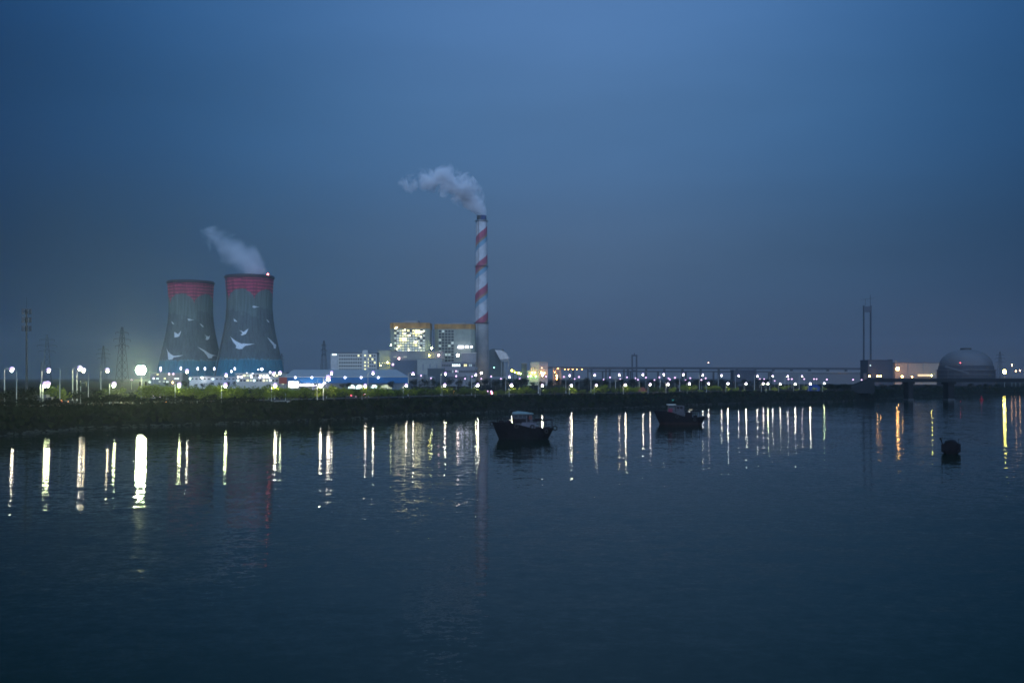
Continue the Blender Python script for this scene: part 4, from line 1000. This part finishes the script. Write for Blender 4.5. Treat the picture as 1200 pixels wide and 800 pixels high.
# ------------------------------------------------------------------ near bridge on the right
Yn = 655
o = (X(1005, Yn), Yn, 0); t = thing('road_bridge', 'dark road bridge with stout piers entering from the right', 'bridge', o)
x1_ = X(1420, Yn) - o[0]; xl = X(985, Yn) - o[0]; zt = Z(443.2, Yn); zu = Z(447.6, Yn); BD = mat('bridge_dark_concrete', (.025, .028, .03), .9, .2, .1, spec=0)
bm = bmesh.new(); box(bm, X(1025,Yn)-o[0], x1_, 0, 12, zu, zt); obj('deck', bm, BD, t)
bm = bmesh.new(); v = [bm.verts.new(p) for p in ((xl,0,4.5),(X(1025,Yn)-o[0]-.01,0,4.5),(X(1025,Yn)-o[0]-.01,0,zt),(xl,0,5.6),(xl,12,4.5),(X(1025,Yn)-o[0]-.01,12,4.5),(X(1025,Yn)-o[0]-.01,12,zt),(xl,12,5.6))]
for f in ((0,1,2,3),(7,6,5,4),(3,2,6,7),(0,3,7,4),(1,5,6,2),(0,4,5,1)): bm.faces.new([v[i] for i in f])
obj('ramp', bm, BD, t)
bm = bmesh.new()
for k in range(110):
    x = X(1025,Yn)-o[0] + k*2.1; bar(bm, (x, .3, zt), (x, .3, zt+1.1), .05, n=4, caps=False)
for dz in (.55, 1.1): bar(bm, (X(1025,Yn)-o[0], .3, zt+dz), (x1_, .3, zt+dz), .05, n=4)
obj('railing', bm, POLE_D, t)
for px, w_ in ((1069, 1.9), (1116.5, 2.4), (1222, 2.4), (1290, 2.5)):
    x = X(px, Yn) - o[0]
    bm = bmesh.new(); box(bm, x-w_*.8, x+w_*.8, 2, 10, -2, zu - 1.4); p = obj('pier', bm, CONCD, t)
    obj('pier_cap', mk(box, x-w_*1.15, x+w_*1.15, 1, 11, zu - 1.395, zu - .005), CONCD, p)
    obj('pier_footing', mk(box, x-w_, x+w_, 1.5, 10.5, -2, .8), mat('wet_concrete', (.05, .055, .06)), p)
# red buoy
o = (X(1150.3, 660), 660, 0); t = thing('channel_buoy', 'small red channel buoy on the water near the bridge', 'buoy', o)
obj('float', mk(lathe, [(.01, -.4), (1.1, -.4), (1.2, .5), (.9, .9), (.01, .95)], 16), mat('buoy_red', (.35, .02, .03)), t)
obj('topmark', mk(lathe, [(.6, .95), (.3, 2.3), (.3, 2.8), (.01, 3.0)], 12), mat('buoy_red', (.35, .02, .03)), t)

# ------------------------------------------------------------------ traffic lights, sign gantry, cars
def traffic_light(px, Y, label, heads):
    o = (X(px, Y), Y, 5.2); t = thing('traffic_light', label, 'traffic light', o, 0, 'traffic lights at the junction'); H = Z(449, Y) - 5.2
    obj('pole', mk(bar, (0, 0, -.5), (0, 0, H + 1), .14), POLE, t)
    for dx_ in heads:
        h = obj('signal_head', mk(box, dx_-.25, dx_+.25, -.5, -.15, H - 1.1, H + .6), mat('signal_black', (.01, .01, .01)), t)
    obj('arm', mk(bar, (min(heads + [0]), -.1, H + .1), (max(heads + [0]), -.1, H + .1), .07), POLE, t)
traffic_light(94.3, 372, 'traffic light pole with two dark heads left of the floodlight', [0, 2.1])
traffic_light(164.5, 380, 'traffic light pole with two dark heads below the floodlight', [0, 2.2])
for i, (px, yy, dx_, lab) in enumerate(((231, 452, -3.0, 'bare L-shaped sign gantry left of the paired lamps'), (103.4, 435, -2.4, 'unlit lamp pole with short arm left of the floodlight'), (70, 432, -2.2, 'unlit tall pole with curved arm near the left junction'), (19.2, 434.5, -1.2, 'plain unlit pole left of the telecom mast'), (334.5, 450, 1.2, 'plain pole before the glowing kiosk'), (205, 443.5, 2.0, 'unlit pole with small arm below the left cooling tower'), (372, 444, 1.4, 'pale unlit pole before the blue hall'))):
    Y = shore(px) * 1.2 + 10; H = Z(yy, Y) - 5.2; t = thing('utility_pole', lab, 'pole', (X(px, Y), Y, 5.2), 0, 'unlit poles by the road')
    obj('pole', mk(bar, (0, 0, -1), (0, 0, H), .16, .12), POLE, t); obj('arm', mk(bar, (0, 0, H - .1), (dx_, 0, H + .05), .09, .07), POLE, t)

def car(px, Y, label, col, lights, big=False, rz=0):
    k = 1.0; o = (X(px, Y), Y, 5.4); t = thing('parked_truck' if big else 'passing_car', label, 'truck' if big else 'car', o, rz, 'vehicles on the riverside road')
    m = mat('car_paint_%d' % int(col[0]*1000+col[2]*100), col, .3, .03)
    if big:
        obj('cargo_box', mk(box, -2.6, 2.6, -1.2, 1.2, 1.0, 3.5), m, t); obj('cab', mk(box, 2.65, 4.3, -1.15, 1.15, .6, 2.7), m, t); obj('chassis', mk(box, -2.6, 4.1, -1, 1, .55, .98), POLE_D, t)
        wx = (-1.8, 3.3)
        obj('window', mk(box, 3.2, 4.2, -1.19, 1.19, 1.7, 2.5), GLASS, t)
    else:
        bm = bmesh.new(); pr = [(-2.2,.35),(-2.25,.85),(-1.9,1.0),(-1.35,1.05),(-.85,1.45),(.55,1.45),(1.15,1.02),(2.1,.85),(2.2,.4)]
        A = [bm.verts.new((x, -.85, z)) for x, z in pr]; B = [bm.verts.new((x, .85, z)) for x, z in pr]; n = len(pr)
        bm.faces.new(A); bm.faces.new(B[::-1])
        for i in range(n): bm.faces.new((A[i], A[(i+1)%n], B[(i+1)%n], B[i]))
        obj('body', bm, m, t)
        bm = bmesh.new(); P = [(-1.2,1.06),(-.8,1.38),(.5,1.38),(.98,1.06)]
        A = [bm.verts.new((x, -.87, z)) for x, z in P]; B = [bm.verts.new((x, .87, z)) for x, z in P]; bm.faces.new(A); bm.faces.new(B[::-1])
        for i in range(4): bm.faces.new((A[i], A[(i+1)%4], B[(i+1)%4], B[i]))
        obj('window', bm, GLASS, t); wx = (-1.35, 1.35)
    for x in wx:
        for y in (-.88, .88): obj('wheel', mk(bar, (x, y-.1, .35), (x, y+.1, .35), .35 if not big else .48, n=12), mat('tyre', (.02, .02, .02)), t)
    for (dx_, dz_, r_, g) in lights: obj('headlight' if g in (G_WHITE, G_TALL, G_FAR, CARW) else 'tail_light', mk(ball, (dx_, -.95, dz_), r_, 1), g, t)
    return t
CARW = glow('headlight_pink_white', (1, .62, .8), 30); CARR = glow('tail_light_red', (1, .05, .1), 9); CARO = glow('side_light_orange', (1, .35, .06), 12)
grey = (.12, .12, .13)
car(47.5, 348, 'box truck with four red tail lights at the left junction', grey, [(-.4,3.3,.2,CARR),(1.4,3.3,.12,CARR),(-.4,.8,.36,CARR),(1.3,.9,.12,CARO)], True)
car(61, 350, 'car showing an orange light right behind the truck', grey, [(-.1,.95,.28,CARO)])
car(67.5, 342, 'car with one amber light, between two others at the junction', grey, [(-.1,1.2,.26,CARO)])
car(74.5, 350, 'car with bright red tail light at the left junction', grey, [(-.3,.85,.36,CARR),(-.3,1.45,.2,CARO)])
car(82, 352, 'rightmost car at the left junction with an orange light', grey, [(-.3,.9,.24,CARO)])
car(185.5, 405, 'white truck with red glowing lights among the trees below the left tower', (.5,.5,.48), [(-2.2,3.2,.45,CARR),(1.5,3.2,.45,CARR),(-2.0,1.8,.4,CARW),(1.4,1.8,.4,CARW)], True)
car(214, 425, 'red-brown truck beside a street lamp pole', (.35,.08,.05), [(-.2,.9,.1,CARO)], True)
car(196, 352, 'car with a small orange light on the levee road', grey, [(0,.9,.2,CARO)])
car(412, 470, 'car with red tail light before the blue hall', grey, [(0,1.2,.42,CARR)])
car(426, 480, 'car with two dazzling pinkish headlights before the blue hall', grey, [(-1.0,1.2,.42,CARW),(.9,1.2,.42,CARW),(.2,1.0,.3,CARR)])
car(532, 540, 'car with orange light below the office wing', grey, [(0,2.0,.5,CARO)])
car(573.5, 590, 'car with two violet-white headlights above the left boat', grey, [(-1.0,1.3,.55,G_FAR),(1.1,1.3,.55,G_FAR)])
car(577, 540, 'car with a bright red light just above the left boat', grey, [(-.2,1.0,.5,glow('tail_light_pinkred', (1, .2, .25), 20))])
car(750, 610, 'reddish brown truck parked between bushes right of the boats gap', (.25,.08,.06), [(2.7,1.6,.15,CARR)], True)
# blue tarpaulin shelter
o = (X(954.5, 735), 735, 5.0); t = thing('tarpaulin_shelter', 'blue tarpaulin shelter among the lamps at the right end', 'shelter', o)
bm = bmesh.new(); q = [(-4.0, 0), (-4.2, 3.2), (-1.5, 4.6), (2, 4.5), (4.2, 3), (4.2, 0)]
A = [bm.verts.new((x, 0, z)) for x, z in q]; B = [bm.verts.new((x, 6, z)) for x, z in q]; bm.faces.new(A); bm.faces.new(B[::-1])
for i in range(6): bm.faces.new((A[i], A[(i+1)%6], B[(i+1)%6], B[i]))
obj('cover', bm, mat('tarp_blue', (.01, .05, .22)), t)
# concrete barriers on the levee
BAR = None
for i, px in enumerate((322, 326, 331, 336)):
    Y = shore(px) + 24; o = obj('concrete_block', mk(box, -.9, .9, -.5, .5, 0, 1.2), CONC, None, (X(px, Y), Y, 5.45)); o.rotation_euler = (0, 0, .2*i); bpy.context.view_layer.update()
    tag(o, f'pale concrete block on the levee edge, {nth(i)} from the left', 'block', 'concrete blocks on the levee')

# ------------------------------------------------------------------ boats
def hull(bm, st, x_off=0):
    """st: (x, sheer z, half width top, half width waterline, keel z)"""
    rings = []
    for x, zs_, wt, ww, kz, xk in st:
        pts = [(x, -wt, zs_), ((x*.5+xk*.5), -(wt*.45+ww*.55), zs_*.45), (xk, -ww, 0), (xk, -ww*.55, kz*.8), (xk, 0, kz), (xk, ww*.55, kz*.8), (xk, ww, 0), ((x*.5+xk*.5), (wt*.45+ww*.55), zs_*.45), (x, wt, zs_)]
        rings.append([bm.verts.new(p) for p in pts])
    for a, b_ in zip(rings, rings[1:]):
        for i in range(8): bm.faces.new((a[i], a[i+1], b_[i+1], b_[i]))
    for a, b_ in zip(rings, rings[1:]):     # deck a little below the sheer
        pass
    bm.faces.new(rings[0]); bm.faces.new(rings[-1][::-1])
    dk = []
    for (x, zs_, wt, ww, kz, xk) in st: dk.append((bm.verts.new((x*.98, -wt*.9, zs_ - .55)), bm.verts.new((x*.98, wt*.9, zs_ - .55))))
    for a, b_ in zip(dk, dk[1:]): bm.faces.new((a[0], b_[0], b_[1], a[1]))
def tyre(parent, p, r=.42, axis='y'):
    bm = bmesh.new(); n = 14; mN = 6; rings = []
    for i in range(n):
        a = 2*math.pi*i/n; ring = []
        for k in range(mN):
            c = 2*math.pi*k/mN; rr = r + .15*math.cos(c); h = .15*math.sin(c)
            v = (rr*math.cos(a), h, rr*math.sin(a)) if axis == 'y' else (h, rr*math.cos(a), rr*math.sin(a))
            ring.append(bm.verts.new((p[0]+v[0], p[1]+v[1], p[2]+v[2])))
        rings.append(ring)
    for i in range(n):
        for k in range(mN): bm.faces.new((rings[i][k], rings[i][(k+1)%mN], rings[(i+1)%n][(k+1)%mN], rings[(i+1)%n][k]))
    return obj('tyre_fender', bm, mat('tyre', (.02, .02, .02)), parent)
HB = mat('dark_hull_paint', (.010, .010, .012), .6, .3, 1.2, spec=.08); BW = mat('boat_grey_white', (.07, .07, .078), .6, .3, 1.5, spec=.1); BDK = mat('boat_dark_wood', (.02, .017, .02), .8, .3, 2, spec=.05)
CANV = mat('pale_blue_canvas', (.16, .24, .25), .8, .15, 1.5)
# boat one
Yb1 = 243
o = (X(614, Yb1), Yb1, 0); t = thing('fishing_boat', 'nearer dark fishing boat with tyre fenders and canvas-topped wheelhouse', 'boat', o, R(3), 'fishing boats on the river')
st = [(-7.8,4.15,.35,.12,-.3,-6.05),(-6.6,4.05,1.25,.5,-.8,-5.5),(-4.8,4.0,1.9,1.15,-1,-4.4),(-2.6,3.85,2.2,1.7,-1,-2.6),(-.6,3.35,2.3,1.9,-1,-.6),(1.6,2.7,2.3,1.95,-1,1.6),(3.6,2.4,2.2,1.8,-1,3.2),(5.6,2.4,2.0,1.4,-.8,4.7),(7.2,2.75,1.6,.9,-.4,5.75)]
obj('hull', mk(hull, st), HB, t)
def cabin(bm, x0, x1, y, z0, z1, sl=.15):
    q = [(x0, z0), (x0 + sl, z1), (x1 - sl*.5, z1), (x1, z0)]; A = [bm.verts.new((x, -y, z)) for x, z in q]; B = [bm.verts.new((x, y, z)) for x, z in q]
    bm.faces.new(A); bm.faces.new(B[::-1])
    for i in range(4): bm.faces.new((A[i], A[(i+1)%4], B[(i+1)%4], B[i]))
wh = obj('wheelhouse', mk(cabin, -3.0, 2.1, 1.35, 2.7, 6.1, .35), BW, t)
for a, c in ((-2.45,-1.55),(-1.4,-.5),(-.35,.45)): obj('window', mk(box, a, c, -1.39, -1.3, 5.15, 5.85), GLASS, wh)
obj('window', mk(box, .75, 1.1, -1.39, -1.3, 4.2, 5.8), BDK, wh); obj('lower_panel', mk(box, -2.85, .4, -1.42, -1.34, 3.9, 4.95), BDK, wh)
bm = bmesh.new(); q = [(-2.9,6.1),(-2.6,6.5),(-1.4,6.75),(.5,6.55),(2.2,6.25),(2.25,6.1)]
A = [bm.verts.new((x, -1.7, z)) for x, z in q]; B = [bm.verts.new((x, 1.7, z)) for x, z in q]; bm.faces.new(A); bm.faces.new(B[::-1])
for i in range(6): bm.faces.new((A[i], A[(i+1)%6], B[(i+1)%6], B[i]))
obj('canvas_roof', bm, CANV, t)
bm = bmesh.new(); q = [(-.9,3.45),(2.6,2.6),(2.8,4.05),(-.6,4.15)]
A = [bm.verts.new((x, -2.2, z)) for x, z in q]; B = [bm.verts.new((x, -2.1, z)) for x, z in q]; bm.faces.new(A); bm.faces.new(B[::-1])
for i in range(4): bm.faces.new((A[i], A[(i+1)%4], B[(i+1)%4], B[i]))
obj('side_board', bm, mat('boat_grey_board', (.10, .10, .12)), t)
bm = bmesh.new()
for y in (-1.9, 1.9):
    bar(bm, (2.2, y, 4.55), (6.9, y*.85, 4.6), .09)
    for x, zb_ in ((2.4, 2.4), (3.9, 2.3), (5.3, 2.3), (6.85, 2.5)): bar(bm, (x, y*(1 if x < 5 else .9), zb_), (x, y*(1 if x < 5 else .87), 4.6), .06)
for x in (2.4, 4.6, 6.85): bar(bm, (x, -1.8, 4.58), (x, 1.8, 4.58), .06)
obj('stern_frame', bm, BDK, t)
bm = bmesh.new()
for y in (-1, 1):
    pr = None
    for x, ww in ((-7.3,.6),(-6.5,1.2),(-5.6,1.6),(-4.6,1.85),(-3.6,2.0)):
        bar(bm, (x, y*ww, 3.9), (x, y*ww, 5.0), .05); 
        if pr: bar(bm, pr, (x, y*ww, 5.0), .045)
        pr = (x, y*ww, 5.0)
obj('bow_rail', bm, BDK, t)
bm = bmesh.new(); bar(bm, (2.5, -.8, 3.2), (3.4, -.2, 4.9), .09); box(bm, 2.7, 4.4, -.9, .9, 4.3, 4.95); obj('winch', bm, BDK, t)
bm = bmesh.new(); box(bm, -6.2, -4.9, -.6, .6, 3.4, 4.5); obj('anchor_winch', bm, BDK, t)
for x in (-3.3, -.8, 1.2): obj('post', mk(bar, (x, -2.1, 3), (x, -2.1, 4.9), .07), BDK, t)
tyre(t, (-7.75, -.1, 3.7), .5); tyre(t, (7.6, -.1, 2.6), .5); tyre(t, (-2, -2.3, 3.2)); tyre(t, (1.9, -2.3, 3.05)); tyre(t, (5.3, -2.1, 1.9), .38)
obj('mast', mk(bar, (-1.4, 0, 6.6), (-1.4, 0, 7.3), .05), BDK, t)
obj('antenna', mk(bar, (-.2, .4, 6.5), (-.2, .4, 8.3), .035), BDK, t); obj('antenna', mk(bar, (1.4, -.5, 6.2), (1.4, -.5, 7.4), .03), BDK, t)
bm = bmesh.new(); bar(bm, (-1.4, 0, 7.3), (-6.6, 0, 5.0), .02); bar(bm, (-1.4, 0, 7.3), (6.8, 0, 4.65), .02); obj('rigging', bm, BDK, t)
for x, y, q in ((3.2, -1.2, .5), (3.9, -1.0, .42), (5.0, -1.1, .38), (5.9, -.6, .45)): bm = mk(box, x-q, x+q, y-q, y+q, 2.0, 2.5 + q); obj('fish_crate', bm, BDK, t)
bm = bmesh.new(); bmesh.ops.create_icosphere(bm, subdivisions=2, radius=1, matrix=Matrix.Translation((-3.9, 0, 3.9)) @ Matrix.Diagonal((.9, 1.1, .55, 1)))
for v in bm.verts: v.co += Vector((rnd.uniform(-.08, .08), rnd.uniform(-.08, .08), rnd.uniform(-.1, .1)))
obj('net_heap', bm, BDK, t)
obj('life_ring', mk(lathe, [(.28, -.06), (.4, 0), (.28, .06)], 16), mat('ring_orange', (.25, .06, .02)), t).matrix_local = Matrix.Translation((1.5, -1.42, 5.2)) @ Matrix.Rotation(R(90), 4, 'X')
obj('anchor_rope', mk(bar, (-7.5, -.1, 3.9), (-9.6, -1.0, -.2), .03), BDK, t)
# boat two
Yb2 = 318
o = (X(796, Yb2), Yb2, 0); t = thing('fishing_boat', 'farther fishing boat with red and white wheelhouse and raked bow', 'boat', o, R(-2), 'fishing boats on the river')
st = [(-8.2,4.55,.15,.08,-.3,-6.1),(-7.0,4.3,.9,.45,-.8,-5.6),(-5.2,4.25,1.7,1.1,-1,-4.8),(-3.2,4.05,2.1,1.6,-1,-3.2),(-1.2,3.5,2.2,1.85,-1,-1.2),(.9,2.65,2.2,1.9,-1,.9),(3.6,2.15,2.15,1.85,-1,3.6),(6.2,2.2,1.9,1.4,-.8,5.8),(8.2,2.5,1.5,.9,-.4,6.7)]
obj('hull', mk(hull, st), HB, t)
bm = bmesh.new(); hull(bm, [(x*.2+xk*.8, .75, w_*.4+ww*.62, ww+.03, kz, xk) for x, zs_, w_, ww, kz, xk in st]); obj('bottom_paint', bm, mat('dull_red_paint', (.02, .009, .009), .8, .3, 1), t)
w1 = obj('wheelhouse', mk(cabin, -3.7, -1.4, 1.2, 3.4, 6.2, .15), BW, t)
obj('window', mk(box, -3.45, -1.6, -1.24, -1.15, 5.3, 6.0), GLASS, w1); obj('red_panel', mk(box, -3.6, -2.3, -1.26, -1.17, 3.9, 5.1), mat('boat_red', (.14, .02, .035)), w1); obj('wheelhouse_roof', mk(box, -3.95, -1.2, -1.4, 1.4, 6.21, 6.42), WHITE, w1)
w2 = obj('deckhouse', mk(cabin, -1.3, 1.5, 1.25, 2.6, 6.0, .1), BW, t)
for a in (-.95, .1): obj('window', mk(box, a, a+.8, -1.3, -1.2, 5.0, 5.7), BDK, w2)
bm = bmesh.new(); q = [(-2.1,3.75),(1.4,2.55),(1.4,3.9),(-1.9,3.95)]
A = [bm.verts.new((x, -2.15, z)) for x, z in q]; B = [bm.verts.new((x, -2.05, z)) for x, z in q]; bm.faces.new(A); bm.faces.new(B[::-1])
for i in range(4): bm.faces.new((A[i], A[(i+1)%4], B[(i+1)%4], B[i]))
obj('side_board', bm, BW, t)
bm = bmesh.new()
for y in (-1.7, 1.7):
    bar(bm, (1.5, y, 4.3), (6.8, y, 4.3), .1)
    for x in (1.8, 3.1, 4.2, 5.4, 6.7): bar(bm, (x, y, 2), (x, y, 4.3), .08)
box(bm, 1.6, 5.2, -1.6, 1.6, 4.32, 4.5); obj('stern_frame', bm, BDK, t)
bm = bmesh.new(); box(bm, 2.0, 4.0, -1, 1, 2, 3.9); obj('engine_box', bm, BDK, t); obj('fish_crate', mk(box, 4.6, 5.6, -.9, .2, 2, 2.9), BDK, t)
bm = bmesh.new(); bar(bm, (-2.4, 0, 6.4), (-2.4, 0, 7.9), .05); bar(bm, (-2.9, 0, 7.4), (-1.9, 0, 7.4), .04); obj('mast', bm, BDK, t)
obj('flag', mk(box, -2.38, -1.7, -.02, .02, 7.5, 7.95), mat('flag_green', (.05, .25, .18)), t)
bm = bmesh.new()
for y in (-1, 1):
    pr = None
    for x, ww in ((-7.6,.4),(-6.6,.95),(-5.4,1.4),(-4.2,1.75)):
        bar(bm, (x, y*ww, 4.1), (x, y*ww, 4.95), .045)
        if pr: bar(bm, pr, (x, y*ww, 4.95), .04)
        pr = (x, y*ww, 4.95)
obj('bow_rail', bm, BDK, t); tyre(t, (8.3, -.1, 2.1), .45); tyre(t, (-1, -2.25, 2.6)); tyre(t, (4.6, -2.15, 1.6), .38)
bm = bmesh.new(); bar(bm, (-2.4, 0, 7.8), (-7.6, 0, 4.9), .02); bar(bm, (-2.4, 0, 7.8), (6.6, 0, 4.4), .02); obj('rigging', bm, BDK, t)
bm = bmesh.new(); bar(bm, (4.0, 0, 4.4), (4.0, 0, 5.6), .05); bar(bm, (4.0, 0, 5.5), (6.4, 0, 5.0), .04); obj('boom', bm, BDK, t)
bm = bmesh.new(); bmesh.ops.create_icosphere(bm, subdivisions=2, radius=1, matrix=Matrix.Translation((-4.6, 0, 4.1)) @ Matrix.Diagonal((.8, 1.0, .5, 1)))
for v in bm.verts: v.co += Vector((rnd.uniform(-.08, .08), rnd.uniform(-.08, .08), rnd.uniform(-.1, .1)))
obj('net_heap', bm, BDK, t); obj('anchor_rope', mk(bar, (-8.0, 0, 4.3), (-10.4, -.8, -.2), .03), BDK, t)
lampb = obj('deck_light', mk(ball, (3.7, -1.8, 4.75), .12), glow('boat_lamp', (1, .8, .3), 1.2), t)

# small boat seen end on at right
Ys = 195; o = (X(1114.5, Ys), Ys, 0); t = thing('sampan', 'small dark covered boat seen end-on, alone at the right', 'boat', o, -math.atan((1114.5 - 600) / F))
k = Ys / F / 11.43 
def C(x, y): return ((x - 402) * k, (475 - y) * k)
bm = bmesh.new(); st2 = []
prof = [(285,442),(292,400),(300,350),(318,340),(335,318),(370,300),(402,296),(440,300),(470,316),(488,338),(508,345),(516,400),(520,444),(494,446),(490,500),(318,500),(312,446)]
A = [bm.verts.new((C(x,y)[0], 0, C(x,y)[1])) for x, y in prof]; B = [bm.verts.new((C(x,y)[0]*.92, 5.5, C(x,y)[1])) for x, y in prof]; n = len(prof)
bm.faces.new(A[::-1]); bm.faces.new(B)
for i in range(n): bm.faces.new((A[i], A[(i+1)%n], B[(i+1)%n], B[i]))
obj('canopy', bm, HB, t)
bm = bmesh.new(); hull(bm, [(-1.0,.9,1.3,.9,-.3,-.8),(1,.7,1.55,1.3,-.4,1),(4,.7,1.5,1.25,-.4,4),(7,1.1,.5,.2,-.2,6.5)]); 
bmesh.ops.rotate(bm, verts=bm.verts, matrix=Matrix.Rotation(R(90), 3, 'Z')); obj('hull', bm, HB, t)
bm = bmesh.new(); a = C(316, 350); c = C(272, 268); bar(bm, (a[0], -.1, a[1]-.6), (c[0], -.1, c[1]), .11); box(bm, c[0]-.14, c[0]+.16, -.22, .05, c[1]-.25, c[1]+.12); obj('steering_oar', bm, HB, t)
for nm, x0_, x1_, y0_, y1_ in (('side_board', 283, 322, 350, 446), ('side_board', 482, 522, 336, 446), ('cargo_box', 330, 372, 300, 330), ('stern_rail', 300, 508, 446, 456)):
    a = C(x0_, y1_); c = C(x1_, y0_); obj(nm, mk(box, a[0], c[0], -.35, .9, a[1], c[1]), HB, t)
for x, yt in ((292, 240), (496, 262)): a = C(x, 350); c = C(x, yt); obj('post', mk(bar, (a[0], .3, a[1]), (c[0], .3, c[1]), .045), HB, t)
for x, y in ((297, 410), (505, 410)): q = C(x, y); obj('tyre_fender', mk(bar, (q[0], -.2, q[1]-.5), (q[0], -.2, q[1]+.4), .16), mat('tyre', (.02, .02, .02)), t)
